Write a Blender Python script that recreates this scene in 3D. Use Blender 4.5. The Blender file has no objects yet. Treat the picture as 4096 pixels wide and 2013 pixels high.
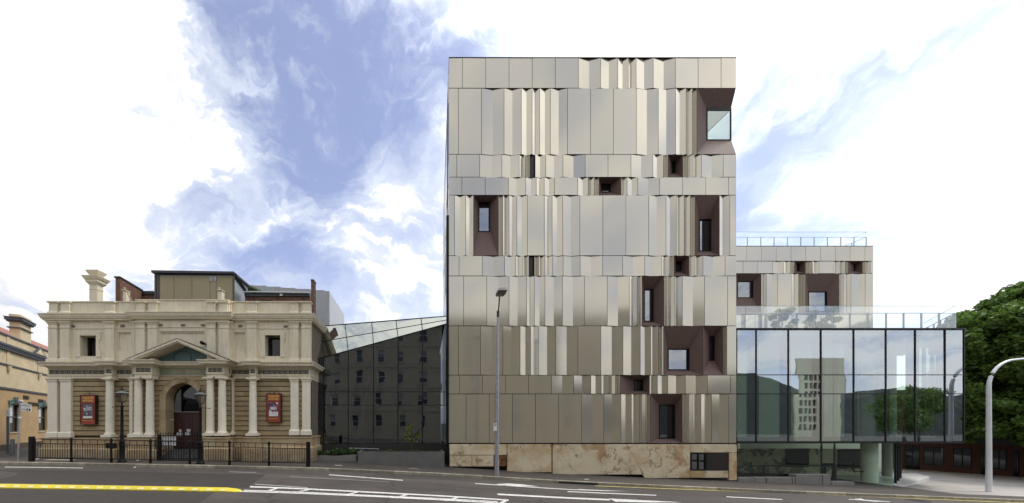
import bpy, bmesh, math, random
import numpy as np
from mathutils import Vector, Matrix
rng = random.Random(7)
nr = np.random.RandomState(5)
S = bpy.context.scene
COL = S.collection
# ------------------------------------------------------------------ camera
F = 1435.0; CX = 1640.0; CY = 1687.0; CZ = 2.2
cam_d = bpy.data.cameras.new('camera'); cam = bpy.data.objects.new('camera', cam_d); COL.objects.link(cam)
cam.location = (0, 0, CZ); cam.rotation_euler = (math.radians(90), 0, 0)
cam_d.sensor_width = 36; cam_d.lens = 36 * F / 4096
cam_d.shift_x = (2048 - CX) / 4096; cam_d.shift_y = (CY - 1006.5) / 4096
cam_d.clip_start = .1; cam_d.clip_end = 3000
S.camera = cam
S.view_settings.view_transform = 'Standard'; S.view_settings.look = 'None'
S.view_settings.exposure = 0.54; S.view_settings.gamma = 1; S.view_settings.use_curve_mapping = False
# ------------------------------------------------------------------ sun + sky
SUN_EL = math.radians(55); SUN_AZ = math.radians(-8)
sdir = Vector((math.cos(SUN_EL) * math.cos(SUN_AZ), -math.cos(SUN_EL) * math.sin(SUN_AZ), math.sin(SUN_EL)))
ld = bpy.data.lights.new('sun', 'SUN'); ld.energy = 1.5; ld.angle = math.radians(10); ld.color = (1, .95, .87)
sun = bpy.data.objects.new('sun', ld); COL.objects.link(sun); sun.rotation_euler = sdir.to_track_quat('Z', 'Y').to_euler()
sun.location = sdir * 60

def nodes_of(nt):
    nt.nodes.clear(); return nt.nodes, nt.links
class NB:
    """tiny node builder"""
    def __init__(s, nt): s.nt = nt; s.n = nt.nodes; s.l = nt.links
    def new(s, t, **kw):
        n = s.n.new(t)
        for k, v in kw.items(): setattr(n, k, v)
        return n
    def put(s, sock, v):
        if isinstance(v, bpy.types.NodeSocket): s.l.new(v, sock)
        elif v is not None: sock.default_value = v
    def math(s, op, a, b=None, c=None, clamp=False):
        n = s.new('ShaderNodeMath', operation=op, use_clamp=clamp)
        for i, v in enumerate((a, b, c)):
            if v is not None: s.put(n.inputs[i], v)
        return n.outputs[0]
    def vmath(s, op, a, b=None, out=0, scale=None):
        n = s.new('ShaderNodeVectorMath', operation=op)
        s.put(n.inputs[0], a)
        if b is not None: s.put(n.inputs[1], b)
        if scale is not None: s.put(n.inputs['Scale'], scale)
        return n.outputs[out]
    def noise(s, vec, scale, detail=4, rough=.5, dist=0, out='Fac'):
        n = s.new('ShaderNodeTexNoise'); s.put(n.inputs['Vector'], vec)
        n.inputs['Scale'].default_value = scale; n.inputs['Detail'].default_value = detail
        n.inputs['Roughness'].default_value = rough; n.inputs['Distortion'].default_value = dist
        return n.outputs[out]
    def rng(s, v, a, b, c=0., d=1., smooth=False):
        n = s.new('ShaderNodeMapRange', interpolation_type='SMOOTHSTEP' if smooth else 'LINEAR')
        s.put(n.inputs['Value'], v)
        for k, x in zip(('From Min', 'From Max', 'To Min', 'To Max'), (a, b, c, d)): n.inputs[k].default_value = x
        return n.outputs[0]
    def mix(s, f, a, b, mode='MIX'):
        n = s.new('ShaderNodeMix', data_type='RGBA', blend_type=mode)
        s.put(n.inputs[0], f); s.put(n.inputs[6], a); s.put(n.inputs[7], b)
        return n.outputs[2]
    def mapping(s, vec, scale=(1, 1, 1), rot=(0, 0, 0), loc=(0, 0, 0)):
        n = s.new('ShaderNodeMapping'); s.put(n.inputs[0], vec)
        n.inputs['Scale'].default_value = scale; n.inputs['Rotation'].default_value = rot; n.inputs['Location'].default_value = loc
        return n.outputs[0]

def c4(c): return (c[0], c[1], c[2], 1)
def pxdir(px, py): return Vector(((px - CX) / F, 1, (CY - py) / F)).normalized()

w = bpy.data.worlds.new('World'); S.world = w; w.use_nodes = True
nt = w.node_tree; nodes_of(nt); B = NB(nt)
out = B.new('ShaderNodeOutputWorld'); bg = B.new('ShaderNodeBackground'); bg.inputs[1].default_value = .12
sky = B.new('ShaderNodeTexSky', sky_type='NISHITA'); sky.sun_disc = False
sky.sun_elevation = SUN_EL; sky.sun_rotation = math.atan2(sdir.x, sdir.y); sky.ozone_density = 3.5; sky.air_density = 1.0; sky.dust_density = .3
geo = B.new('ShaderNodeTexCoord'); dirv = geo.outputs['Generated']
wob = B.vmath('SUBTRACT', B.noise(dirv, 3.2, 6, .55, out='Color'), (.5, .5, .5))
d1 = B.vmath('ADD', dirv, B.vmath('SCALE', wob, scale=.38))
wob2 = B.vmath('SUBTRACT', B.noise(dirv, 9, 4, .5, out='Color'), (.5, .5, .5))
d1 = B.vmath('ADD', d1, B.vmath('SCALE', wob2, scale=.05))
def blobs(lst, base):
    acc = base
    for px, py, r, wt in lst:
        d = B.vmath('DISTANCE', d1, tuple(pxdir(px, py)), out=1)
        acc = B.math('ADD', acc, B.rng(d, 0., r, wt, 0., True))
    return acc
# streaky high cloud + soft masses
st = B.noise(B.mapping(d1, (2.2, 1.2, 5.5), (0, .75, .2)), 2.6, 6, .56)
ms = B.noise(B.mapping(dirv, (1, 1, 1.8), loc=(3.1, .4, 1.7)), 2.0, 5, .5)
blue = blobs([(1130, 60, .27, .62), (1330, 210, .24, .55), (1180, 380, .22, .48), (1170, 600, .15, .42), (1330, 740, .11, .25), (980, 240, .12, .3),
              (1680, 400, .16, .42), (1850, 270, .14, .5), (2170, 80, .17, .6), (1700, 620, .12, .3), (1560, 330, .12, .2),
              (3030, 300, .14, .30), (3180, 560, .16, .33), (3900, 90, .2, .24), (3040, 760, .14, .22), (700, 980, .36, .36), (300, 1150, .3, .2), (1150, 1000, .34, .26), (1450, 760, .26, .2), (3300, 700, .5, .12)], 0.0)
white = blobs([(1480, 130, .07, .75), (1270, 650, .04, .3), (1340, 480, .08, .22), (380, 280, .42, .42), (60, 900, .3, .25), (2640, 100, .33, .6), (2500, 320, .2, .3), (3600, 480, .22, .25), (1600, 90, .10, .35), (150, 700, .4, .2)], 0.0)
t = B.math('ADD', B.rng(ms, .35, .65, .52, .86), B.math('MULTIPLY', B.math('SUBTRACT', st, .5), 1.25))
wisp = B.rng(B.noise(B.mapping(d1, (3.2, 1.5, 8), (.3, .9, .1)), 2.2, 5, .56), .42, .72, 0, .46, True)
puff = B.rng(B.noise(B.vmath('ADD', dirv, B.vmath('SCALE', wob2, scale=.12)), 6.5, 4, .5), .48, .70, 0, .12, True)
t = B.math('ADD', B.math('SUBTRACT', B.math('ADD', t, B.math('ADD', wisp, puff)), .16), white)
t = B.math('SUBTRACT', t, B.math('MINIMUM', blue, .74))
t = B.rng(t, -.1, .98, 0, 1, True)
cc = B.mix(B.rng(t, .60, .96, 0, 1, True), (4.55, 4.9, 5.6, 1), (6.45, 6.42, 6.34, 1))
cc = B.vmath('SCALE', cc, scale=B.rng(B.noise(B.mapping(d1, (1, 1, 2)), 2.7, 4, .5), .35, .65, .91, 1.07))
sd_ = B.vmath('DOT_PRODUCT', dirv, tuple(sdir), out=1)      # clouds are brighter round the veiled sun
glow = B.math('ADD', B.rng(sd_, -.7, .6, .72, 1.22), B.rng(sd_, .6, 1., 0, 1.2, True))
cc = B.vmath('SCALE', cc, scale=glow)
skyc = B.mix(1.0, sky.outputs[0], (1.42, 1.10, 1.12, 1), 'MULTIPLY')
cfac = B.rng(t, 0, .8, .16, 1.)
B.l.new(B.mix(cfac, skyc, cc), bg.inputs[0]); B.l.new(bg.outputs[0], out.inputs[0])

# ------------------------------------------------------------------ materials
MATS = {}
def mat(name, col=(.5, .5, .5), rough=.6, metal=0., var=0., nscale=4., bump=0., bscale=30., spec=.5, objvar=0., coat=0., fn=None, emit=None):
    if name in MATS: return MATS[name]
    m = bpy.data.materials.new(name); m.use_nodes = True; nodes_of(m.node_tree); b = NB(m.node_tree)
    o = b.new('ShaderNodeOutputMaterial'); p = b.new('ShaderNodeBsdfPrincipled'); b.l.new(p.outputs[0], o.inputs[0])
    p.inputs['Roughness'].default_value = rough; p.inputs['Metallic'].default_value = metal
    p.inputs['Specular IOR Level'].default_value = spec; p.inputs['Coat Weight'].default_value = coat
    g = b.new('ShaderNodeNewGeometry'); pos = g.outputs['Position']
    c = c4(col)
    if fn: c = fn(b, pos, p)
    elif var or objvar:
        c = b.mix(1.0, c4(col), (1, 1, 1, 1), 'MULTIPLY')
    def scaled(c, f):
        h = b.new('ShaderNodeHueSaturation'); h.inputs['Saturation'].default_value = 1.0
        b.put(h.inputs['Color'], c); b.put(h.inputs['Value'], f); return h.outputs[0]
    if var:
        n = b.noise(pos, nscale, 6, .62)
        c = scaled(c, b.rng(n, .25, .75, 1 - var, 1 + var))
    if objvar:
        oi = b.new('ShaderNodeObjectInfo')
        c = scaled(c, b.rng(oi.outputs['Random'], 0, 1, 1 - objvar, 1 + objvar))
    b.put(p.inputs['Base Color'], c)
    if bump:
        bn = b.new('ShaderNodeBump'); bn.inputs['Strength'].default_value = bump; bn.inputs['Distance'].default_value = .02
        b.l.new(b.noise(pos, bscale, 5, .6), bn.inputs['Height']); b.l.new(bn.outputs[0], p.inputs['Normal'])
    if emit: p.inputs['Emission Color'].default_value = c4(emit[0]); p.inputs['Emission Strength'].default_value = emit[1]
    MATS[name] = m; return m
def glass(name, tint, base, ior=1.6, rough=.0, gcol=(.9, .95, 1), warp=0.):
    m = bpy.data.materials.new(name); m.use_nodes = True; nodes_of(m.node_tree); b = NB(m.node_tree)
    o = b.new('ShaderNodeOutputMaterial'); tr = b.new('ShaderNodeBsdfTransparent'); gl = b.new('ShaderNodeBsdfGlossy'); mx = b.new('ShaderNodeMixShader')
    tr.inputs[0].default_value = c4(tint); gl.inputs[0].default_value = c4(gcol); gl.inputs['Roughness'].default_value = rough
    g0 = b.new('ShaderNodeNewGeometry'); cs = b.math('ABSOLUTE', b.vmath('DOT_PRODUCT', g0.outputs['Incoming'], g0.outputs['Normal'], out=1))
    F0 = ((ior - 1) / (ior + 1)) ** 2 * 1.8; sch = b.math('POWER', b.math('SUBTRACT', 1.0, cs, clamp=True), 5.0)
    fr = b.math('ADD', b.math('MULTIPLY', sch, 1 - F0), F0)
    if warp:
        g = b.new('ShaderNodeNewGeometry'); bn = b.new('ShaderNodeBump'); bn.inputs['Strength'].default_value = warp; bn.inputs['Distance'].default_value = .05
        b.l.new(b.noise(g.outputs['Position'], .9, 2, .5), bn.inputs['Height']); b.l.new(bn.outputs[0], gl.inputs['Normal'])
    f = b.math('ADD', b.math('MULTIPLY', fr, 1 - base), base, clamp=True)
    f = b.math('MULTIPLY', f, b.math('SUBTRACT', 1.0, g0.outputs['Backfacing']))
    b.l.new(f, mx.inputs[0]); b.l.new(tr.outputs[0], mx.inputs[1]); b.l.new(gl.outputs[0], mx.inputs[2]); b.l.new(mx.outputs[0], o.inputs[0])
    MATS[name] = m; return m

def streak(b, pos, sc=(6, 6, .6), n=3.0):
    return b.noise(b.mapping(pos, sc), n, 5, .6)
def cream_fn(b, pos, p):
    s1 = b.rng(streak(b, pos, (5, 5, .5), 1.6), .45, .8, 0, .7)
    c = b.mix(s1, (.66, .595, .445, 1), (.46, .405, .295, 1))
    sp = b.rng(b.noise(pos, 2.3, 8, .7), .58, .75, 0, .55)
    return b.mix(sp, c, (.34, .30, .225, 1))
CREAM = mat('cream_painted_render', rough=.62, var=.08, nscale=1.5, bump=.15, bscale=60, fn=cream_fn)
def sand_fn(b, pos, p):
    oi = b.new('ShaderNodeObjectInfo')
    c = b.mix(oi.outputs['Random'], (.33, .265, .15, 1), (.42, .34, .205, 1))
    n = b.noise(b.mapping(pos, (1, 1, 6)), 2.2, 7, .65)
    c = b.mix(b.rng(n, .4, .75, 0, .8), c, (.34, .225, .12, 1))
    d = b.rng(b.noise(pos, 1.1, 6, .6), .55, .8, 0, .5)
    return b.mix(d, c, (.21, .18, .125, 1))
SAND = mat('sandstone', rough=.85, bump=.4, bscale=45, fn=sand_fn)
def plinth_fn(b, pos, p):
    sx = b.new('ShaderNodeSeparateXYZ'); b.l.new(pos, sx.inputs[0])
    n = b.noise(pos, 1.3, 7, .65)
    c = b.mix(b.rng(n, .35, .65), (.44, .36, .22, 1), (.36, .235, .125, 1))
    g = b.noise(pos, 3.2, 8, .7)
    low = b.rng(sx.outputs[2], -.15, .75, 1, 0)
    stain = b.math('MULTIPLY', low, b.rng(g, .3, .6), clamp=True)
    c = b.mix(stain, c, (.13, .12, .095, 1))
    f = b.math('MULTIPLY', b.rng(b.noise(b.mapping(pos, (1, 1, 3)), 2.7, 8, .7), .6, .68), b.rng(sx.outputs[2], .1, .35, 1, 0), clamp=True)
    return b.mix(f, c, (.62, .56, .40, 1))
PLINTH = mat('weathered_plinth_stone', rough=.9, bump=.5, bscale=25, fn=plinth_fn)
BLACK = mat('black_painted_iron', (.008, .008, .008), .5, spec=.2)
DARK = mat('dark_void', (.01, .01, .011), .8)
JOINT = mat('dark_joint', (.05, .04, .03), .9)
FRAME = mat('dark_window_frame', (.010, .011, .012), .45, spec=.25)
CONC = mat('concrete', (.19, .185, .17), .8, var=.2, nscale=2.5, bump=.2, bscale=40)
CONC_D = mat('grey_concrete', (.125, .122, .115), .8, var=.2, nscale=2., bump=.2, bscale=40)
WHITE = mat('white_paint', (.75, .75, .73), .6, var=.05)
LEAD = mat('dark_lead_flashing', (.045, .05, .052), .5, .3, var=.4, nscale=5)
TEAL = mat('teal_paint', (.10, .17, .175), .6, var=.25, nscale=2)
GOLD = mat('gold_letter_paint', (.42, .27, .07), .4, .3, var=.15)
def brick_fn(b, pos, p):
    bt = b.new('ShaderNodeTexBrick'); sx = b.new('ShaderNodeSeparateXYZ'); b.l.new(pos, sx.inputs[0])
    cb = b.new('ShaderNodeCombineXYZ'); b.l.new(b.math('ADD', sx.outputs[0], sx.outputs[1]), cb.inputs[0]); b.l.new(sx.outputs[2], cb.inputs[1])
    b.l.new(cb.outputs[0], bt.inputs['Vector']); bt.inputs['Scale'].default_value = 1
    bt.inputs['Brick Width'].default_value = .24; bt.inputs['Row Height'].default_value = .086; bt.inputs['Mortar Size'].default_value = .008
    bt.inputs['Color1'].default_value = (.12, .05, .03, 1); bt.inputs['Color2'].default_value = (.18, .09, .052, 1); bt.inputs['Mortar'].default_value = (.17, .13, .1, 1)
    bn = b.new('ShaderNodeBump'); bn.invert = True; bn.inputs['Distance'].default_value = .01; b.l.new(bt.outputs['Fac'], bn.inputs['Height']); b.l.new(bn.outputs[0], p.inputs['Normal'])
    return bt.outputs['Color']
BRICK = mat('red_brick', rough=.9, var=.25, nscale=5, fn=brick_fn)
def asphalt_fn(b, pos, p):
    n = b.noise(pos, 90, 3, .6)
    c = b.mix(b.rng(n, .3, .7), (.040, .033, .028, 1), (.074, .062, .054, 1))
    trk = b.noise(b.mapping(pos, (.08, 1.3, 0)), 1.4, 4, .5)
    c = b.mix(b.rng(trk, .4, .62, 0, .55), c, (.088, .076, .067, 1))
    pt = b.rng(b.noise(b.mapping(pos, (.25, .5, 0)), .9, 3, .5), .5, .53, 0, .35)
    c = b.mix(pt, c, (.045, .038, .036, 1))
    v = b.new('ShaderNodeTexVoronoi', feature='DISTANCE_TO_EDGE'); v.inputs['Scale'].default_value = .16
    b.l.new(b.vmath('ADD', pos, b.vmath('SCALE', b.noise(pos, 1.5, 5, .6, out='Color'), scale=1.1)), v.inputs['Vector'])
    return b.mix(b.rng(v.outputs['Distance'], .0, .009, .85, 0), c, (.02, .018, .017, 1))
ASPH = mat('asphalt', rough=.75, var=.22, nscale=.9, bump=.5, bscale=160, fn=asphalt_fn)
def pave_fn(b, pos, p):
    n = b.noise(pos, 70, 3, .6)
    c = b.mix(b.rng(n, .3, .7), (.044, .036, .030, 1), (.072, .060, .051, 1))
    c = b.mix(b.rng(b.noise(b.mapping(pos, (.5, 1.5, 1)), 1.2, 5, .6), .45, .7, 0, .6), c, (.105, .09, .076, 1))
    sx = b.new('ShaderNodeSeparateXYZ'); b.l.new(pos, sx.inputs[0])
    r = b.rng(sx.outputs[0], 28.5, 29.5)       # pale paving round the street corner, sunlight put into its colour
    c2 = b.mix(b.rng(b.noise(b.mapping(pos, (.3, 2, 1)), 1.3, 6, .6), .35, .7), (.42, .39, .36, 1), (.30, .275, .25, 1))
    return b.mix(b.math('MULTIPLY', r, b.rng(sx.outputs[1], 18.9, 19.0)), c, c2)
PAVE = mat('footpath_asphalt', rough=.85, var=.1, nscale=1, bump=.4, bscale=140, fn=pave_fn)
KERB = mat('kerb_stone', (.25, .225, .17), .85, var=.45, nscale=3.5, bump=.5, bscale=30, objvar=.25)
def paint_fn(b, pos, p):
    w_ = b.rng(b.noise(pos, 14, 5, .75), .50, .64, 0, .75)
    return b.mix(w_, (.70, .69, .66, 1), (.12, .11, .10, 1))
PAINT = mat('road_paint', rough=.6, var=.12, nscale=3, fn=paint_fn)
PAINTW = mat('worn_road_paint', (.33, .31, .29), .7, var=.35, nscale=5)
YPAINT = mat('yellow_road_paint', (.55, .47, .14), .7, var=.35, nscale=5)
YEL = mat('yellow_median_plastic', (.66, .54, .035), .5, var=.14, nscale=4, objvar=.07)
def panel_fn(b, pos, p):
    oi = b.new('ShaderNodeObjectInfo')
    c = b.mix(oi.outputs['Random'], (.53, .49, .395, 1), (.575, .525, .43, 1))
    n = b.noise(pos, .9, 4, .5)
    b.l.new(b.rng(oi.outputs['Random'], 0, 1, .09, .17), p.inputs['Roughness'])
    p.inputs['Metallic'].default_value = .64
    bn = b.new('ShaderNodeBump'); bn.inputs['Strength'].default_value = .05; bn.inputs['Distance'].default_value = .1
    b.l.new(b.noise(b.mapping(pos, (1, 1, .5)), .9, 2, .4), bn.inputs['Height']); b.l.new(bn.outputs[0], p.inputs['Normal'])
    return b.mix(b.rng(n, .3, .7, 0, .5), c, (.53, .495, .42, 1))
PANEL = mat('champagne_cladding', rough=.11, fn=panel_fn)
NICHE = mat('plum_brown_cladding', (.155, .105, .092), .6, .0, spec=.15, var=.15, nscale=6, bump=.15, bscale=90)
BLKP = mat('black_slot_louvre', (.012, .011, .014), .5)
def marble_fn(b, pos, p):
    oi = b.new('ShaderNodeObjectInfo')
    v = b.vmath('ADD', pos, b.vmath('SCALE', b.noise(pos, 1.6, 6, .6, out='Color'), scale=1.3))
    n1 = b.noise(v, .9, 5, .55)
    base = b.mix(b.rng(b.noise(b.mapping(pos, (1, 1, 1.6)), .75, 6, .62), .42, .6), (.66, .57, .39, 1), (.50, .36, .19, 1))
    base = b.mix(b.rng(b.noise(b.mapping(pos, (1, 1, 3)), 3.5, 7, .7), .5, .72, 0, .6), base, (.58, .50, .38, 1))
    base = b.mix(b.math('MULTIPLY', oi.outputs['Random'], .45), base, (.60, .53, .38, 1))
    st_ = b.rng(b.noise(v, .55, 7, .6), .56, .6, 0, .75); base = b.mix(st_, base, (.36, .21, .09, 1))
    vein = b.rng(b.math('ABSOLUTE', b.math('SUBTRACT', n1, .5)), 0, .020, 1, 0)
    thick = b.rng(b.noise(pos, .8, 3, .5), .46, .55)
    c = b.mix(b.math('MULTIPLY', vein, thick), base, (.16, .10, .05, 1))
    spk = b.math('MULTIPLY', b.rng(b.noise(pos, 17, 4, .7), .56, .64), b.rng(b.noise(b.mapping(pos, loc=(4, 2, 8)), .9, 3, .5), .5, .65))
    c = b.mix(b.math('MULTIPLY', spk, .7), c, (.27, .16, .09, 1))
    red = b.rng(b.noise(b.mapping(pos, loc=(9, 1, 3)), 1.7, 6, .7), .62, .7, 0, .6)
    return b.mix(red, c, (.36, .19, .11, 1))
MARBLE = mat('veined_travertine', rough=.5, fn=marble_fn, bump=.1, bscale=30)
GPANE = glass('window_glass', (.45, .48, .52), .24, 1.5)
GDARK = glass('dim_window_glass', (.2, .2, .2), .01, 1.4)
GLINK = glass('dark_tinted_glass', (.40, .43, .46), .13, 1.5, rough=.02, gcol=(.80, .88, 1), warp=.06)
GSLOPE = glass('sloping_roof_glass', (.12, .13, .13), .42, 1.5, gcol=(.93, .97, .90), warp=.1)
GBOX = glass('green_curtain_wall_glass', (.84, .94, .87), .38, 1.6, gcol=(.84, .92, 1), warp=.02)
GLOW_ROOM = glass('lobby_glass', (.93, 1, .94), .0, 1.4)
GCLEAR = glass('clear_balustrade_glass', (.95, .98, .97), .20, 1.4)
GLOW = glass('lantern_glass', (.75, .72, .62), .08, 1.4)
CORR = mat('corrugated_grey_metal', (.42, .43, .44), .45, .4, var=.1, nscale=2)
YWALL = mat('ochre_painted_wall', (.42, .285, .145), .8, var=.16, nscale=1.5, bump=.2, bscale=30)
YWALL2 = mat('pale_yellow_render', (.56, .46, .29), .8, var=.15, nscale=1.2, bump=.2, bscale=30)
TRIMB = mat('slate_blue_trim', (.055, .065, .08), .6, var=.2)
TEALH = mat('teal_hood_mould', (.06, .15, .125), .6, var=.2)
REDROOF = mat('red_tin_roof', (.27, .085, .05), .6, var=.2)
OLIVE = mat('olive_roof_panel', (.30, .255, .15), .7, var=.06, objvar=.03)
GREENROOF = mat('green_roof_metal', (.13, .21, .09), .5, var=.15)
POLE = mat('galvanised_steel', (.33, .34, .36), .45, .5, var=.25, nscale=6)
POLEW = mat('pale_grey_pole', (.72, .73, .74), .4, .2, var=.08)
GREYP = mat('grey_bollard_paint', (.12, .13, .14), .5, var=.1)
DOORR = mat('oxblood_door_paint', (.045, .012, .009), .45, var=.15)
SIGNR = mat('red_sign_paint', (.32, .045, .022), .45, var=.12)
SIGNW = mat('white_sign', (.68, .68, .67), .5)
INKB = mat('black_print', (.02, .02, .02), .6)
INKR = mat('dark_red_print', (.2, .05, .05), .6)
def posterA(b, pos, p):
    n = b.noise(pos, 7, 5, .6)
    return b.mix(b.rng(n, .35, .65), (.035, .045, .07, 1), (.16, .17, .2, 1))
PA = mat('poster_dark_print', rough=.35, fn=posterA)
def posterB(b, pos, p):
    n = b.noise(pos, 6, 5, .65); v = b.new('ShaderNodeTexVoronoi'); v.inputs['Scale'].default_value = 5; b.l.new(b.vmath('ADD', pos, b.vmath('SCALE', b.noise(pos, 6, 4, .6, out='Color'), scale=.25)), v.inputs['Vector'])
    hs = b.new('ShaderNodeSeparateColor'); b.l.new(v.outputs['Color'], hs.inputs[0])
    c = b.mix(hs.outputs[0], (.05, .02, .12, 1), (.35, .10, .05, 1)); c = b.mix(b.rng(hs.outputs[1], .6, .7), c, (.10, .16, .19, 1))
    return b.mix(b.rng(n, .5, .6), c, (.05, .02, .05, 1))
PB = mat('poster_splash_print', rough=.35, fn=posterB)
OFFICE = mat('office_render', (.40, .355, .26), .85, var=.1, nscale=.5)
OFFGL = mat('office_window', (.07, .075, .08), .12)
CBLOCK = mat('cream_block_render', (.78, .70, .54), .8, var=.08, nscale=.4)
HILLM = mat('dark_wooded_hill', (.02, .024, .022), 1, var=.4, nscale=.05)
BARK = mat('bark', (.09, .07, .05), .9, var=.3, nscale=8, bump=.5)
def leafmat(name, a, bcol, tr=.35):
    m = bpy.data.materials.new(name); m.use_nodes = True; nodes_of(m.node_tree); b = NB(m.node_tree)
    o = b.new('ShaderNodeOutputMaterial'); g = b.new('ShaderNodeNewGeometry')
    c = b.mix(b.rng(b.noise(g.outputs['Position'], 1.7, 4, .7), .3, .7), c4(a), c4(bcol))
    r = g.outputs['Random Per Island']; h = b.new('ShaderNodeHueSaturation'); b.l.new(c, h.inputs['Color']); b.l.new(b.rng(r, 0, 1, .55, 1.5), h.inputs['Value']); c = h.outputs[0]
    p = b.new('ShaderNodeBsdfPrincipled'); p.inputs['Roughness'].default_value = .45; b.l.new(c, p.inputs['Base Color'])
    t = b.new('ShaderNodeBsdfTranslucent'); b.l.new(c, t.inputs[0]); mx = b.new('ShaderNodeMixShader'); mx.inputs[0].default_value = tr
    b.l.new(p.outputs[0], mx.inputs[1]); b.l.new(t.outputs[0], mx.inputs[2]); b.l.new(mx.outputs[0], o.inputs[0]); MATS[name] = m; return m
LEAF = leafmat('plane_tree_leaves', (.055, .12, .02), (.17, .27, .045), .42)
LEAF2 = leafmat('young_tree_leaves', (.12, .17, .03), (.2, .25, .06))
SHRUB = leafmat('shrub_leaves', (.045, .09, .022), (.08, .14, .03))

# ------------------------------------------------------------------ mesh helpers
def X(px, y): return (px - CX) / F * y
def Z(py, y): return CZ + (CY - py) / F * y
class MB:
    def __init__(s): s.v = []; s.f = []; s.smooth = False
    def add(s, vs, fs):
        k = len(s.v); s.v += [tuple(v) for v in vs]; s.f += [tuple(i + k for i in f) for f in fs]; return s
    def box(s, x0, x1, y0, y1, z0, z1):
        if x0 > x1: x0, x1 = x1, x0
        if y0 > y1: y0, y1 = y1, y0
        if z0 > z1: z0, z1 = z1, z0
        return s.add([(x0, y0, z0), (x1, y0, z0), (x1, y1, z0), (x0, y1, z0), (x0, y0, z1), (x1, y0, z1), (x1, y1, z1), (x0, y1, z1)],
                     [(0, 3, 2, 1), (4, 5, 6, 7), (0, 1, 5, 4), (1, 2, 6, 5), (2, 3, 7, 6), (3, 0, 4, 7)])
    def stone(s, x0, x1, y0, y1, z0, z1, c=.012):     # front arrises chamfered, front at y0
        return s.add([(x0 + c, y0, z0 + c), (x1 - c, y0, z0 + c), (x1 - c, y0, z1 - c), (x0 + c, y0, z1 - c),
                      (x0, y0 + c, z0), (x1, y0 + c, z0), (x1, y0 + c, z1), (x0, y0 + c, z1),
                      (x0, y1, z0), (x1, y1, z0), (x1, y1, z1), (x0, y1, z1)],
                     [(0, 1, 2, 3), (4, 5, 1, 0), (5, 6, 2, 1), (6, 7, 3, 2), (7, 4, 0, 3), (8, 9, 5, 4), (9, 10, 6, 5), (10, 11, 7, 6), (11, 8, 4, 7), (11, 10, 9, 8)])
    def prism(s, poly, y0, y1):      # poly in XZ, counter-clockwise seen from -Y
        n = len(poly)
        vs = [(x, y0, z) for x, z in poly] + [(x, y1, z) for x, z in poly]
        fs = [tuple(range(n)), tuple(range(2 * n - 1, n - 1, -1))] + [(i, i + n, (i + 1) % n + n, (i + 1) % n) for i in range(n)]
        return s.add(vs, fs)
    def slab(s, poly, z0, z1):       # poly in XY, ccw from above
        n = len(poly)
        vs = [(x, y, z0) for x, y in poly] + [(x, y, z1) for x, y in poly]
        fs = [tuple(range(n - 1, -1, -1)), tuple(range(n, 2 * n))] + [(i, (i + 1) % n, (i + 1) % n + n, i + n) for i in range(n)]
        return s.add(vs, fs)
    def quadslab(s, q, n, t):        # 4 points + thickness along n
        q = [Vector(p) for p in q]; n = Vector(n).normalized() * t
        vs = q + [p + n for p in q]
        return s.add(vs, [(0, 1, 2, 3), (7, 6, 5, 4), (0, 4, 5, 1), (1, 5, 6, 2), (2, 6, 7, 3), (3, 7, 4, 0)])
    def tube(s, pts, r, n=8, r1=None):
        pts = [Vector(p) for p in pts]; m = len(pts); rings = []
        for i, p in enumerate(pts):
            d = (pts[min(i + 1, m - 1)] - pts[max(i - 1, 0)]).normalized()
            a = Vector((0, 0, 1)) if abs(d.z) < .9 else Vector((1, 0, 0))
            u = d.cross(a).normalized(); v = d.cross(u)
            rr = r if r1 is None else r + (r1 - r) * i / (m - 1)
            rings.append([p + (u * math.cos(2 * math.pi * k / n) + v * math.sin(2 * math.pi * k / n)) * rr for k in range(n)])
        vs = [q for ring in rings for q in ring]; fs = []
        for i in range(m - 1):
            for k in range(n): fs.append((i * n + k, i * n + (k + 1) % n, (i + 1) * n + (k + 1) % n, (i + 1) * n + k))
        fs.append(tuple(range(n))); fs.append(tuple(range(m * n - 1, (m - 1) * n - 1, -1)))
        s.smooth = True; return s.add(vs, fs)
    def lathe(s, cx, cy, prof, n=24, rot=0):
        vs = []; fs = []; m = len(prof)
        for r, z in prof:
            for k in range(n):
                a = 2 * math.pi * k / n + rot; vs.append((cx + r * math.cos(a), cy + r * math.sin(a), z))
        for i in range(m - 1):
            for k in range(n): fs.append((i * n + k, i * n + (k + 1) % n, (i + 1) * n + (k + 1) % n, (i + 1) * n + k))
        fs.append(tuple(range(n - 1, -1, -1))); fs.append(tuple(range((m - 1) * n, m * n)))
        s.smooth = True; return s.add(vs, fs)
    def sweep(s, path, prof, cap=True):   # path plan points left->right (outward = right-hand side, -Y); prof (out, z) list
        P = [Vector((p[0], p[1])) for p in path]; m = len(P); offs = []
        for i in range(m):
            d0 = (P[i] - P[i - 1]).normalized() if i > 0 else None
            d1_ = (P[i + 1] - P[i]).normalized() if i < m - 1 else None
            if d0 is None: d0 = d1_
            if d1_ is None: d1_ = d0
            n0 = Vector((d0.y, -d0.x)); n1 = Vector((d1_.y, -d1_.x)); b_ = (n0 + n1)
            k = 1.0 if b_.length < 1e-6 else None
            b_ = b_.normalized(); sc = 1 / max(.3, b_.dot(n0)); offs.append(b_ * sc)
        k = len(prof); vs = []
        for i in range(m):
            for o_, z in prof: q = P[i] + offs[i] * o_; vs.append((q.x, q.y, z))
        fs = []
        for i in range(m - 1):
            for j in range(k):
                a = i * k + j; b2 = i * k + (j + 1) % k; fs.append((a, b2, b2 + k, a + k))
        if cap: fs.append(tuple(range(k - 1, -1, -1))); fs.append(tuple(range((m - 1) * k, m * k)))
        return s.add(vs, fs)
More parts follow.
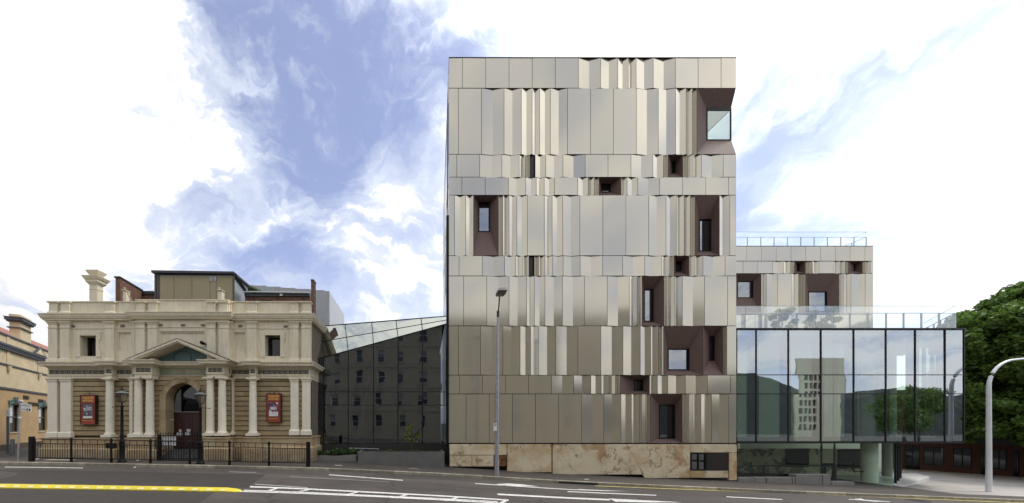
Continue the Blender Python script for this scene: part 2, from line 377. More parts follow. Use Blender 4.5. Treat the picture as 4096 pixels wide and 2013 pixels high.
    def wall(s, x0, x1, z0, z1, y0, y1, holes):       # wall with rectangular holes (x0,x1,z0,z1)
        xs = sorted({x0, x1, *[min(max(h[0], x0), x1) for h in holes], *[min(max(h[1], x0), x1) for h in holes]})
        zs = sorted({z0, z1, *[min(max(h[2], z0), z1) for h in holes], *[min(max(h[3], z0), z1) for h in holes]})
        for j in range(len(zs) - 1):
            zc = (zs[j] + zs[j + 1]) / 2; run = None
            for i in range(len(xs) - 1):
                xc = (xs[i] + xs[i + 1]) / 2; hole = any(h[0] < xc < h[1] and h[2] < zc < h[3] for h in holes)
                if not hole and run is None: run = xs[i]
                if hole and run is not None: s.box(run, xs[i], y0, y1, zs[j], zs[j + 1]); run = None
            if run is not None: s.box(run, x1, y0, y1, zs[j], zs[j + 1])
        return s
def wloc(o):
    v = Vector((0, 0, 0))
    while o is not None: v += o.location; o = o.parent
    return v
def mesh_from(name, mb):
    me = bpy.data.meshes.new(name); me.from_pydata(mb.v, [], mb.f); me.update()
    return me
def obj(name, mb, m, parent=None, recalc=True):
    a = np.array(mb.v); org = np.array([(a[:, 0].min() + a[:, 0].max()) / 2, (a[:, 1].min() + a[:, 1].max()) / 2, a[:, 2].min()])
    mb2 = [tuple(q) for q in (a - org)]
    me = bpy.data.meshes.new(name); me.from_pydata(mb2, [], mb.f)
    if recalc:
        bm = bmesh.new(); bm.from_mesh(me); bmesh.ops.recalc_face_normals(bm, faces=bm.faces); bm.to_mesh(me); bm.free()
    me.update()
    if mb.smooth: me.shade_smooth(); me.set_sharp_from_angle(angle=math.radians(38))
    me.materials.append(m)
    o = bpy.data.objects.new(name, me); COL.objects.link(o)
    base = wloc(parent) if parent else Vector((0, 0, 0))
    o.parent = parent; o.location = Vector(org) - base
    return o
def tag(o, label, cat, group=None):
    o['label'] = label; o['category'] = cat
    if group: o['group'] = group
    return o
def thing(name, label, cat, loc, group=None):
    e = bpy.data.objects.new(name, None); COL.objects.link(e); e.location = loc; e.empty_display_size = .3
    return tag(e, label, cat, group)
def inst(src, name, parent, loc):       # copy sharing mesh, loc = world position of the origin
    o = src.copy(); o.name = name; COL.objects.link(o); o.parent = parent; o.location = Vector(loc) - (wloc(parent) if parent else Vector((0, 0, 0))); return o
def struct(name, mb, m, parent=None):
    o = obj(name, mb, m, parent)
    if parent is None: o['kind'] = 'structure'
    return o
def text(name, s, size, m, parent, loc, rot=(math.pi / 2, 0, 0), ext=.004, width=None, bold=0.0):
    cu = bpy.data.curves.new('t', 'FONT'); cu.body = s; cu.size = size; cu.extrude = ext; cu.offset = bold; cu.align_x = 'CENTER'; cu.align_y = 'CENTER'; cu.resolution_u = 3
    to = bpy.data.objects.new('t', cu); me = bpy.data.meshes.new_from_object(to); bpy.data.objects.remove(to)
    a = np.array([v.co for v in me.vertices]); wd = a[:, 0].max() - a[:, 0].min()
    if width:
        for v in me.vertices: v.co.x *= width / wd
    me.materials.clear(); me.materials.append(m); me.name = name
    o = bpy.data.objects.new(name, me); COL.objects.link(o); o.rotation_euler = rot; o.parent = parent
    o.location = Vector(loc) - (wloc(parent) if parent else Vector((0, 0, 0))); return o

# ------------------------------------------------------------------ ground
HX = [-60, -27, -21, -17.8, -10.4, -4.8, -2.5, 2, 6.9, 14.3, 21.8, 30, 46.5, 60, 120]
HK = [1.75, 1.95, 2.0, 2.02, 2.16, 2.28, 2.38, 2.58, 2.90, 3.24, 3.55, 3.86, 4.50, 4.75, 5.0]     # footpath below camera
_xs = np.arange(-200, 200, .5); _h = np.interp(_xs, HX, HK); _k = np.ones(7) / 7; _h = np.convolve(np.pad(_h, 3, mode='edge'), _k, 'valid')
def hp(x): return float(np.interp(x, _xs, _h))
def gz(x): return CZ - hp(x)            # footpath
KH = .13
def rz(x): return gz(x) - KH            # road
KERB_Y = 17.72
def on_road(px, py):
    y = 14.
    for _ in range(30): y = F * (CZ - rz((px - CX) / F * y)) / (py - CY)
    return ((px - CX) / F * y, y)
def sheet(xs, ys, zf):
    mb = MB(); nx = len(xs)
    for y in ys:
        for x in xs: mb.v.append((x, y, zf(x)))
    for j in range(len(ys) - 1):
        for i in range(nx - 1): a = j * nx + i; mb.f.append((a, a + 1, a + 1 + nx, a + nx))
    return mb
gx = list(np.concatenate([[-900, -400], np.arange(-200, 200, .5), [200, 400, 900]]))
struct('ground', sheet(gx, [-900, 900], lambda x: rz(x) - .03), mat('bare_ground', (.07, .066, .055), .95, var=.2))
fx = list(np.arange(-90, 90.1, .5))
struct('road', sheet(fx, [5.8, KERB_Y], rz), ASPH)
struct('footpath', sheet(fx, [KERB_Y + .15, 60], gz), PAVE)
struct('far_side_footpath', sheet(fx, [-8, 5.8], gz), PAVE)
# kerb stones : separate lengths
kerb = thing('kerb', 'worn sandstone kerb along the edge of the footpath', 'kerb', (0, KERB_Y, rz(0)))
x = -38.
while x < 46:
    L = rng.choice([1.2, 1.6, 2.0, 2.4]); x1 = x + L - .012
    hh = KH + rng.uniform(-.01, .02)
    mb = MB(); a, b_ = gz(x) + .012, gz(x1) + .012
    y0 = KERB_Y + rng.uniform(-.012, .012); y1 = KERB_Y + .17
    mb.add([(x, y0, a - .22), (x1, y0, b_ - .22), (x1, y0, b_ - .02), (x, y0, a - .02), (x, y0 + .025, a), (x1, y0 + .025, b_), (x1, y1, b_), (x, y1, a), (x, y1, a - .22), (x1, y1, b_ - .22)],
           [(0, 1, 2, 3), (3, 2, 5, 4), (4, 5, 6, 7), (7, 6, 9, 8), (8, 9, 1, 0), (0, 3, 4, 7, 8), (1, 9, 6, 5, 2)])
    obj('kerb_stone', mb, KERB, kerb); x = x1 + .012
DPATCH = mat('dark_asphalt_patch', (.035, .029, .026), .8, var=.25, nscale=3, bump=.5, bscale=160)
LPATCH = mat('worn_asphalt_patch', (.078, .067, .059), .8, var=.2, nscale=2, bump=.5, bscale=160)
def patch(pts, m, dz):
    g = [on_road(*p) for p in pts]; a0, a1, b1, b0 = g; n = 60; mb = MB()
    for i in range(n + 1):
        t_ = i / n; xa, ya = lerp(a0[0], a1[0], t_), lerp(a0[1], a1[1], t_); xb, yb = lerp(b0[0], b1[0], t_), lerp(b0[1], b1[1], t_)
        mb.v += [(xa, ya, rz(xa) + dz), (xb, yb, rz(xb) + dz)]
    for i in range(n): mb.f.append((2 * i, 2 * i + 1, 2 * i + 3, 2 * i + 2))
    struct('asphalt_patch', mb, m)
def lerp(a, b_, t_): return a + (b_ - a) * t_
patch([(-300, 1876), (1062, 1899), (985, 1952), (-300, 1925)], DPATCH, .0025)
patch([(-300, 1945), (860, 1969), (770, 2030), (-300, 2030)], DPATCH, .0025)
patch([(1120, 1898), (2350, 1950), (2300, 1962), (1100, 1912)], LPATCH, .0025)
# painted markings
def strip(A, Bp, m, name, n=None, dz=.006):
    """A,B: two end-point pairs in pixels giving the far and near edge"""
    a0, a1 = [on_road(*p) for p in A]; b0, b1 = [on_road(*p) for p in Bp]
    n = n or max(2, int(abs(a1[0] - a0[0]) / .25) + 1); mb = MB()
    for i in range(n + 1):
        t_ = i / n; xa, ya = a0[0] + (a1[0] - a0[0]) * t_, a0[1] + (a1[1] - a0[1]) * t_; xb, yb = b0[0] + (b1[0] - b0[0]) * t_, b0[1] + (b1[1] - b0[1]) * t_
        mb.v += [(xa, ya, rz(xa) + dz), (xb, yb, rz(xb) + dz)]
    for i in range(n): mb.f.append((2 * i, 2 * i + 1, 2 * i + 3, 2 * i + 2))
    return struct(name, mb, m)
def line(x0, y0, x1, y1, th, m=PAINT, name='lane_marking', dz=.006):
    return strip([(x0, y0 - th / 2), (x1, y1 - th / 2)], [(x0, y0 + th / 2), (x1, y1 + th / 2)], m, name, dz=dz)
def mark_poly(pts, m=PAINT, name='arrow_marking', dz=.006):
    mb = MB(); g = [on_road(*p) for p in pts]; mb.v = [(a, b_, rz(a) + dz) for a, b_ in g]; mb.f = [tuple(range(len(g)))]
    return struct(name, mb, m)
line(20, 1869, 333, 1873, 2.0); line(918, 1888, 1025, 1891, 1.6, PAINTW); line(1316, 1900, 1612, 1922, 3.)
line(1160, 1908, 1560, 1929, 1.2, PAINTW)
line(-260, 1934, 770, 1963, 4.2); line(1000, 1948, 2035, 2002, 5.)            # far edge of the hatched median starts at the yellow kerb
line(975, 1962, 1530, 1985, 3.4); line(770, 1963, 1560, 1990, 3.6, dz=.008); line(1560, 1990, 2030, 2016, 4.6)
line(1530, 1985, 1990, 2008, 3.2)
line(1020, 1938, 1230, 1952, 3., PAINTW)
for (ax, ay, bx, by) in [(1058, 1967, 1100, 1954), (1190, 1967, 1245, 1956), (1372, 1982, 1430, 1967), (1570, 1994, 1622, 1979), (1775, 2005, 1822, 1991), (1990, 2016, 2020, 2001)]:
    strip([(ax, ay), (bx, by)], [(ax + 20, ay), (bx + 16, by)], PAINT, 'hatch_marking', dz=.010)
line(1990, 1978, 2440, 2000, 6.); mark_poly([(2435, 1995), (2520, 1999), (2730, 2010), (2600, 2011), (2462, 2008), (2450, 2001)])
line(1900, 1935, 2320, 1961, 2.6); mark_poly([(1985, 1937), (2035, 1935), (2085, 1938), (2155, 1947), (2080, 1945), (2000, 1943)])
line(2270, 1967, 2625, 1982, 3.2); mark_poly([(2312, 1957), (2345, 1959), (2510, 1966), (2420, 1965), (2325, 1962)])
line(2905, 1988, 3130, 1999, 3.); line(3395, 1998, 3560, 2008, 2.); mark_poly([(3420, 1996), (3445, 1995), (3458, 2000), (3560, 2007), (3500, 2007), (3420, 2000)])
line(2380, 1944, 3120, 1972, 1.8, YPAINT, 'kerbside_yellow_line', dz=.007); line(3120, 1972, 4200, 2017, 1.8, YPAINT, 'kerbside_yellow_line')
# yellow raised median kerb
med = thing('median_kerb', 'bright yellow raised plastic median kerb in the middle of the road', 'median kerb', (-9, 12.1, rz(-9)))
xa = X(971, 12.35); L = 1.36; ym = lambda x_: 12.28 - .02 * (xa - x_)
for i in range(8):
    x1 = xa - i * L; x0 = x1 - L + .012; mb = MB(); c0, c1 = ym(x0), ym(x1)
    zz = lambda q: rz(q) + .004
    if i == 0:
        n = 6; prof = [(x0, .19, .10), (x1 - .55, .19, .10), (x1 - .2, .17, .07), (x1 - .06, .11, .04), (x1, .04, .02)]
    else: prof = [(x0, .19, .10), (x1, .19, .10)]
    for (q, hw, hh) in prof:
        c = ym(q); mb.v += [(q, c - hw, zz(q)), (q, c - hw, zz(q) + hh * .35), (q, c - hw * .62, zz(q) + hh), (q, c + hw * .62, zz(q) + hh), (q, c + hw, zz(q) + hh * .35), (q, c + hw, zz(q))]
    for k in range(len(prof) - 1):
        for j in range(6): a = k * 6 + j; b_ = k * 6 + (j + 1) % 6; mb.f.append((a, b_, b_ + 6, a + 6))
    mb.f += [(0, 1, 2, 3, 4, 5), tuple(range(len(mb.v) - 1, len(mb.v) - 7, -1))]
    obj('kerb_segment', mb, YEL, med)
    for k in range(3):
        if i == 0 and k == 2: continue
        q = x0 + .22 + k * .45; r = MB(); c = ym(q)
        r.add([(q, c - .185, zz(q) + .045), (q + .2, c - .185, zz(q + .2) + .045), (q + .2, c - .13, zz(q + .2) + .098), (q, c - .13, zz(q) + .098),
               (q, c - .17, zz(q) + .03), (q + .2, c - .17, zz(q + .2) + .03), (q + .2, c - .11, zz(q + .2) + .085), (q, c - .11, zz(q) + .085)],
              [(0, 1, 2, 3), (7, 6, 5, 4), (0, 4, 5, 1), (1, 5, 6, 2), (2, 6, 7, 3), (3, 7, 4, 0)])
        obj('reflector', r, mat('pale_yellow_reflector', (.72, .68, .30), .4), med)

# ------------------------------------------------------------------ folded panel building skin
D = 20.5
def panel_mesh(x0, x1, z0, z1, y, fold=None, dep=0., t_=.03):
    mb = MB()
    if fold is None: return mb.box(x0, x1, y, y + t_, z0, z1)
    vs = []
    for yy in (0, t_):
        vs += [(x0, y + yy, z0), (fold, y + dep + yy, z0), (x1, y + yy, z0), (x1, y + yy, z1), (fold, y + dep + yy, z1), (x0, y + yy, z1)]
    return mb.add(vs, [(0, 1, 4, 5), (1, 2, 3, 4), (11, 10, 7, 6), (10, 9, 8, 7), (0, 6, 7, 1), (1, 7, 8, 2), (2, 8, 9, 3), (3, 9, 10, 4), (4, 10, 11, 5), (5, 11, 6, 0)])
def fold_dep(wm): return .085 + .05 * min(1, max(0, 1.1 - wm))
def clad_row(parent, items, y0px, y1px, Y, ps, shrink=1.0):
    """items: (kind,x0,x1,extra) in photo px; Y plane"""
    z1 = Z(y0px + 1.2, Y); z0 = Z(y1px - 1.2, Y)
    for it in items:
        k, a, b_ = it[0], X(it[1], Y), X(it[2], Y); g = .012
        if k == 'F':
            cp_ = obj('cladding_panel', panel_mesh(a + g, b_ - g, z0, z1, Y), PANEL, parent); cp_.rotation_euler = (rng.uniform(-.003, .003), 0, rng.uniform(-.005, .005))
        elif k == 'V':
            dp = fold_dep(b_ - a) * shrink; f = X(it[3], Y + dp); f = min(max(f, a + .05), b_ - .05)
            obj('cladding_panel', panel_mesh(a + g, b_ - g, z0, z1, Y, f, dp), PANEL, parent)
        elif k == 'S': obj('black_slot', panel_mesh(a + g, b_ - g, z0, z1, Y + .12), BLKP, parent)
        elif k == 'N': niche(parent, it[1], it[2], y0px, y1px, it[3], Y, ps)
def niche(parent, x0, x1, y0, y1, win, Y, dep=None, corner=False):
    dep = dep or (.26 if y1 - y0 < 130 else .36)
    yi = Y + dep; a, b_, zt, zb = X(x0, Y) + .012, X(x1, Y) - .012, Z(y0 + 1.2, Y), Z(y1 - 1.2, Y)
    wa, wb, wt, wbm = X(win[0], yi), X(win[1], yi), Z(win[2], yi), Z(win[3], yi)
    wa = max(wa, a + .02); wb = min(wb, b_ - .02); wt = min(wt, zt - .02); wbm = max(wbm, zb + .02)
    o = [(a, Y, zb), (b_, Y, zb), (b_, Y, zt), (a, Y, zt)]; i = [(wa, yi, wbm), (wb, yi, wbm), (wb, yi, wt), (wa, yi, wt)]
    mb = MB(); t_ = .03
    o2 = [(p[0], p[1] + .03, p[2]) for p in o]
    mb.add(o + i, [(0, 1, 5, 4), (1, 2, 6, 5), (2, 3, 7, 6), (3, 0, 4, 7)])
    s = .02
    oo = [(a - s, Y + s, zb - s), (b_ + s, Y + s, zb - s), (b_ + s, Y + s, zt + s), (a - s, Y + s, zt + s)]; ii = [(wa - s, yi + s, wbm - s), (wb + s, yi + s, wbm - s), (wb + s, yi + s, wt + s), (wa - s, yi + s, wt + s)]
    mb.add(oo + ii, [(4, 5, 1, 0), (5, 6, 2, 1), (6, 7, 3, 2), (7, 4, 0, 3)])
    n = obj('window_niche', mb, NICHE, parent, recalc=False)
    f = MB(); fw = .04; f.wall(wa, wb, wbm, wt, yi - .03, yi + .08, [(wa + fw, wb - fw, wbm + fw, wt - fw)])
    obj('window_frame', f, FRAME, n)
    f2 = MB(); f2.wall(wa + fw + .005, wb - fw - .005, wbm + fw + .005, wt - fw - .005, yi + .03, yi + .10, [(wa + fw * 1.8, wb - fw * 1.8, wbm + fw * 1.8, wt - fw * 1.8)])
    obj('sash', f2, FRAME, n)
    p = MB().box(wa + fw * 1.7, wb - fw * 1.7, yi + .06, yi + .075, wbm + fw * 1.7, wt - fw * 1.7)
    obj('window_pane', p, GPANE, n)
    rm = MB().box(wa, wb, yi + .35, yi + .40, wbm, wt); obj('blind', rm, mat('grey_roller_blind', (.10, .10, .105), .8), n)

def Lz(v): return 1750 + v / 2.1108
def Rz(v): return 2350 + v / 2.1108
def lz(v): return 1750 + v / 1.7754
def rz2(v): return 2350 + v / 1.7754
tower = thing('panelled_tower', 'tall music building clad in folded champagne metal panels with dark plum window recesses', 'building', (X(2370, D), D, gz(8)))
E0, E1 = 1796.5, 2944.5
rows = []
def row(y0, y1, segs): rows.append((y0, y1, segs))
def mk(fn, seq):
    """seq: x, kind, x, kind ... kinds 'F','S',('V',fold),('N',x0,x1,y0,y1)"""
    out_ = []
    for i in range(0, len(seq) - 2, 2):
        k = seq[i + 1]
        if isinstance(k, str): out_.append((k, fn(seq[i]), fn(seq[i + 2])))
        elif k[0] == 'V': out_.append(('V', fn(seq[i]), fn(seq[i + 2]), fn(k[1])))
        else: out_.append(('N', fn(seq[i]), fn(seq[i + 2]), (fn(k[1]), fn(k[2]), k[3], k[4])))
    return out_
V = lambda f: ('V', f)
A1 = lambda y: 200 + y / 2.1108
A2 = lambda y: 750 + y / 2.1108
A3 = lambda y: 1300 + y / 1.7754
row(232, 353, mk(Lz, [98, 'F', 210, 'F', 408, 'F', 604, 'F', 800, 'F', 996, 'F', 1190, V(1280), 1376.5]) + mk(Rz, [110, V(180), 256, V(296), 345, V(372), 411, V(478), 555, V(643), 742, 'F', 934, 'F', 1128, 'F', 1254]))
row(353, 618, mk(Lz, [98, 'F', 177, 'F', 372, V(467), 562, V(632), 708, V(751), 799, V(829), 863, V(907), 953, V(1023), 1098, 'F', 1292]) + mk(Rz, [25.5, 'F', 219, 'F', 413, V(501), 598, V(665), 744, V(783), 833, V(853), 886, V(899), 924]))
row(618, 709, mk(Lz, [98, 'F', 163, 'F', 356, V(455), 544, V(615), 690, V(717), 743, V(762), 780, 'S', 825, V(866), 914, V(984), 1059, V(1148), 1247]) + mk(Rz, [-19.5, 'F', 173, 'F', 367, V(453), 552, V(590), 641, V(658), 681, ('N', 712, 776, A1(935), A1(1042)), 804, V(820), 843, V(862), 894, V(921), 961, V(1047), 1146, 'F', 1254]))
row(709, 781, mk(Lz, [98, 'F', 206, 'F', 403, 'F', 599, V(666), 745, V(789), 834, V(866), 901, V(942), 988, 'F', 1184, V(1226), 1273.5]) + mk(Rz, [7, V(28), 58, V(74), 97, ('N', 114, 195, A1(1120), A1(1203)), 283, V(305), 335, V(375), 424, V(512), 609, 'F', 803, 'F', 998, 'F', 1192, 'F', 1254]))
row(781, 1023, mk(Lz, [98, 'F', 144, V(192), 238, V(272), 304, ('N', 345, 444, A2(125), A2(375)), 514, V(533), 552, V(578), 604, V(637), 670, V(713), 759, 'F', 902, V(935), 968, V(1010), 1057, V(1126), 1202]) + mk(Rz, [-64.5, 'F', 130, 'F', 324, 'F', 517, V(584), 663, V(702), 751, V(778), 816, V(835), 868, V(884), 908, ('N', 942, 1042, A2(267), A2(540)), 1114, V(1151), 1202, 'F', 1254]))
row(1023, 1104, mk(Lz, [98, 'F', 182, 'F', 378, V(471), 566, V(611), 657, V(687), 722, V(747), 772, 'S', 816, V(834), 854, V(878), 907, V(937), 973, V(1015), 1061, V(1131), 1205, V(1296), 1394.5]) + mk(Rz, [128, 'F', 296, V(384), 483, V(549), 628, V(656), 694, V(708), 732, ('N', 746, 806, A2(628), A2(712)), 857, V(875), 909, V(936), 975, V(1060), 1162, 'F', 1254]))
row(1104, 1304, mk(Lz, [98, 'F', 221, 'F', 416, V(513), 604, V(676), 752, V(784), 818, V(861), 907, V(981), 1055, V(1143), 1240.5]) + mk(Rz, [-26, 'F', 167, V(257), 354, V(384), 420, V(434), 460, ('N', 477, 556, A2(857), A2(1134)), 645, V(658), 685, V(704), 736, V(762), 801, V(889), 988, 'F', 1183, 'F', 1254]))
row(1304, 1501, mk(lz, [83, 'F', 148, 'F', 305, V(385), 464, V(524), 587, V(624), 661, V(688), 717, V(778), 840, V(917), 997]) + mk(rz2, [-68.2, 'F', 95, V(172), 252, V(310), 375, V(407), 449, V(473), 505, V(517), 540, ('N', 570, 722, A3(168), A3(323)), 818, ('N', 866, 932, A3(82), A3(255)), 962, V(970), 990, 'F', 1055.5]))
row(1501, 1576, mk(lz, [83, 'F', 156, 'F', 319, 'F', 483, 'F', 646, 'F', 809, V(885), 967, V(1026), 1089]) + mk(rz2, [24, V(57), 98, V(123), 154, V(172), 198, V(209), 230, ('N', 330, 417, A3(390), A3(468)), 441, V(464), 497, V(529), 570, V(628), 695, V(768), 852, 'F', 1016, 'F', 1055.5]))
row(1576, 1773, mk(lz, [83, 'F', 203, 'F', 368, 'F', 532, 'F', 696, 'F', 860, 'F', 1023, V(1100), 1181]) + mk(rz2, [116, V(175), 238, V(271), 312, V(337), 369, V(386), 414, V(426), 445, ('N', 508, 632, A3(568), A3(808)), 674, V(684), 706, V(722), 750, V(773), 806, V(838), 881, V(936), 1003, 'F', 1055.5]))
for y0, y1, segs in rows: clad_row(tower, segs, y0, y1, D, .55)
# corner niche with corner glazing on the second row
Yc = D + .45; xr = X(E1, D) - .01
zt, zb = Z(354.2, D), Z(616.8, D); wt, wbm = Z(430, Yc), Z(562, Yc); xl = X(Rz(924), D) + .012; wx = X(Rz(1003), Yc)
xin = X(2925, Yc)
mb = MB()
P0 = [(xl, D, zb), (xr, D, zb), (xr, D, zt), (xl, D, zt)]; P1 = [(wx, Yc, wbm), (xin, Yc, wbm), (xin, Yc, wt), (wx, Yc, wt)]
mb.add(P0 + P1, [(0, 1, 5, 4), (2, 3, 7, 6), (3, 0, 4, 7)])
Q = [(xr, D + 5, zb), (xr, D + 5, zt), (xin, D + 5, wbm), (xin, D + 5, wt)]
mb.add([P0[1], P0[2], P1[1], P1[2]] + Q, [(0, 4, 6, 2), (3, 7, 5, 1), (4, 5, 7, 6)])
cn = obj('corner_window_niche', mb, NICHE, tower, recalc=False)
f = MB(); f.wall(wx, xin, wbm, wt, Yc - .02, Yc + .06, [(wx + .07, xin - .05, wbm + .05, wt - .18)]); obj('window_frame', f, FRAME, cn)
f = MB(); f.box(xin - .05, xin, Yc + .06, D + 5, wt - .15, wt); f.box(xin - .05, xin, Yc + .06, D + 5, wbm, wbm + .05); obj('side_window_frame', f, FRAME, cn)
GROOM = glass('corner_window_glass', (.8, .86, .82), .2, 1.5)
obj('window_pane', MB().box(wx + .07, xin - .05, Yc + .01, Yc + .025, wbm + .05, wt - .18), GROOM, cn)
obj('side_window_pane', MB().box(xin - .03, xin - .015, Yc + .06, D + 4.95, wbm + .05, wt - .15), GROOM, cn)
# tower core (dark carcass behind the panels), with a room left open behind the corner window
xL = X(E0, D); xR = X(E1, D); zT = Z(232, D); zB = Z(1772, D); YB = D + 15; sl = .07
core = MB(); yc = D + 1.0
def tap(x0, x1, y0, y1, z0, z1):    # left side runs back slightly to the right
    core.add([(x0 + .05, y0, z0), (x1, y0, z0), (x1, y1, z0), (x0 + sl * (y1 - D) + .05, y1, z0), (x0 + .05, y0, z1), (x1, y0, z1), (x1, y1, z1), (x0 + sl * (y1 - D) + .05, y1, z1)],
             [(0, 3, 2, 1), (4, 5, 6, 7), (0, 1, 5, 4), (1, 2, 6, 5), (2, 3, 7, 6), (3, 0, 4, 7)])
tap(xL, xR - .06, yc, YB, zB, wbm - .05); tap(xL, xR - .06, yc, YB, wt + .05, zT - .05); tap(xL, wx - .3, yc, YB, wbm - .04, wt + .04)
core.box(wx - .28, xR - .06, D + 5.2, YB, wbm - .04, wt + .04)
obj('wall', core, DARK, tower)
rmm = MB(); rmm.box(wx - .27, wx - .2, Yc + .1, D + 5.1, wbm - .04, wt + .04); rmm.box(wx - .2, xin - .1, Yc + .1, D + 5.1, wbm - .04, wbm + .02); rmm.box(wx - .2, xin - .1, Yc + .1, D + 5.1, wt - .12, wt + .04)
rmm.add([(wx - .2, D + 3.0, wbm), (wx - .2, D + 3.0, wt - .1), (xin - .1, D + 5.1, wt - .1), (xin - .1, D + 5.1, wbm)], [(0, 1, 2, 3)])
obj('corner_room', rmm, mat('pale_room_paint', (.78, .78, .70), .7), cn)
# side skins: bands of folded sheet following the same storeys
for side in (0, 1):
    for (y0, y1, _s) in rows:
        mb = MB(); z0, z1 = Z(y1 - 1.2, D), Z(y0 + 1.2, D); yy = D + .0; n = 0
        if side == 1 and y0 == 353: yy = D + 5.05
        while yy < YB - .2:
            wd = rng.choice([.5, .7, 1.0, 1.33]); ye = min(YB, yy + wd); f_ = rng.choice([0, .1, .15]) if n else 0; ymid = (yy + ye) / 2
            def sx(q, inn):
                return (xL - .012 + sl * (q - D) + inn) if side == 0 else (xR + .012 - inn)
            for (q0, q1, i0, i1) in ((yy + .01, ymid, 0, f_), (ymid, ye - .01, f_, 0)):
                a, b_ = sx(q0, i0), sx(q1, i1); s_ = .02 if side == 0 else -.02
                mb.add([(a, q0, z0), (b_, q1, z0), (b_, q1, z1), (a, q0, z1), (a + s_, q0, z0), (b_ + s_, q1, z0), (b_ + s_, q1, z1), (a + s_, q0, z1)],
                       [(0, 1, 2, 3), (7, 6, 5, 4), (0, 4, 5, 1), (1, 5, 6, 2), (2, 6, 7, 3), (3, 7, 4, 0)])
            yy = ye; n += 1
        obj('side_cladding', mb, PANEL, tower)
obj('roof_capping', MB().add([(xL - .02, D - .02, zT + .0), (xR + .02, D - .02, zT + .0), (xR + .02, YB, zT), (xL + sl * 15, YB, zT), (xL - .02, D - .02, zT + .03), (xR + .02, D - .02, zT + .03), (xR + .02, YB, zT + .03), (xL + sl * 15, YB, zT + .03)],
    [(0, 3, 2, 1), (4, 5, 6, 7), (0, 1, 5, 4), (1, 2, 6, 5), (2, 3, 7, 6), (3, 0, 4, 7)]), FRAME, tower)
# stone base
def spoly(pts, y=D - .03, t_=.12): return MB().prism([(X(a, y), Z(b_, y)) for a, b_ in pts][::-1], y, y + t_)
def sp(pts, m=MARBLE, nm='stone_panel', y=D - .03): return obj(nm, spoly(pts, y), m, tower)
sp([(1799, 1777), (2027, 1777), (2027, 1820), (1799, 1820)]); sp([(1799, 1822), (1887, 1822), (1887, 1866), (1799, 1866)]); sp([(1888.5, 1822), (1974, 1822), (1974, 1866), (1888.5, 1866)])
sp([(2030, 1777), (2206, 1777), (2206, 1889), (2030, 1889)])
sp([(2211, 1777), (2504, 1777), (2575, 1898), (2211, 1898)])
sp([(2507, 1777), (2760, 1777), (2760, 1912), (2579, 1912)])
sp([(2762, 1777), (2947, 1777), (2947, 1810), (2762, 1810)]); sp([(2762, 1884), (2913, 1884), (2913, 1911), (2762, 1911)]); sp([(2917, 1812), (2947, 1812), (2947, 1921), (2917, 1921)])
sp([(2829, 1811), (2915, 1811), (2915, 1881), (2829, 1881)], mat('brown_black_panel', (.018, .010, .008), .4), 'dark_infill_panel', D - .0)
yb = D; f = MB(); f.wall(X(2762, yb), X(2828, yb), Z(1882, yb), Z(1812, yb), yb, yb + .1, [(X(2768, yb), X(2822, yb), Z(1877, yb), Z(1817, yb))]); bf = obj('base_window_frame', f, FRAME, tower)
f = MB().box(X(2794, yb), X(2797, yb), yb + .01, yb + .06, Z(1876.5, yb), Z(1817.5, yb)); obj('glazing_bar', f, FRAME, bf)
obj('base_window_pane', MB().box(X(2768, yb), X(2822, yb), yb + .065, yb + .08, Z(1877, yb), Z(1817, yb)), GPANE, bf)
# timber block mosaic by the lamp post
bm_ = thing('timber_mosaic', 'small square of stacked orange timber blocks set in the stone base behind the lamp', 'mosaic', (X(2005, D), D, Z(1867, D)))
TB = mat('timber_block', (.20, .085, .03), .6, var=.3, nscale=14, objvar=.6)
obj('backing', MB().box(X(1976, D), X(2028, D), D + .06, D + .1, Z(1866, D), Z(1822, D)), JOINT, bm_)
for i in range(6):
    for j in range(6):
        a0 = X(1977 + i * 8.4, D); z0 = Z(1865 - j * 7.1, D); dd = rng.uniform(0, .05)
        if (i + j) % 2: obj('timber_block', MB().box(a0, a0 + .055, D - .02 + dd, D + .06, z0, z0 + .095), TB, bm_); obj('timber_block', MB().box(a0 + .06, a0 + .11, D - .01 + dd, D + .06, z0, z0 + .095), TB, bm_)
        else: obj('timber_block', MB().box(a0, a0 + .11, D - .02 + dd, D + .06, z0, z0 + .045), TB, bm_); obj('timber_block', MB().box(a0, a0 + .11, D - .015 + dd, D + .06, z0 + .05, z0 + .095), TB, bm_)
# dark recess and plinth below the base panels
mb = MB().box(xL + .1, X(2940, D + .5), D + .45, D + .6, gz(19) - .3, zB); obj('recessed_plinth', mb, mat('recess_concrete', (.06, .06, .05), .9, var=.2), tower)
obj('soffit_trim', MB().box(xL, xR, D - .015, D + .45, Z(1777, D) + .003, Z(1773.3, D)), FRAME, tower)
mb = MB().box(X(1786, D + .3), X(1797, D + .3), D + .32, D + .5, Z(1862, D), zT - 8.8); obj('corner_trim', mb, FRAME, tower)

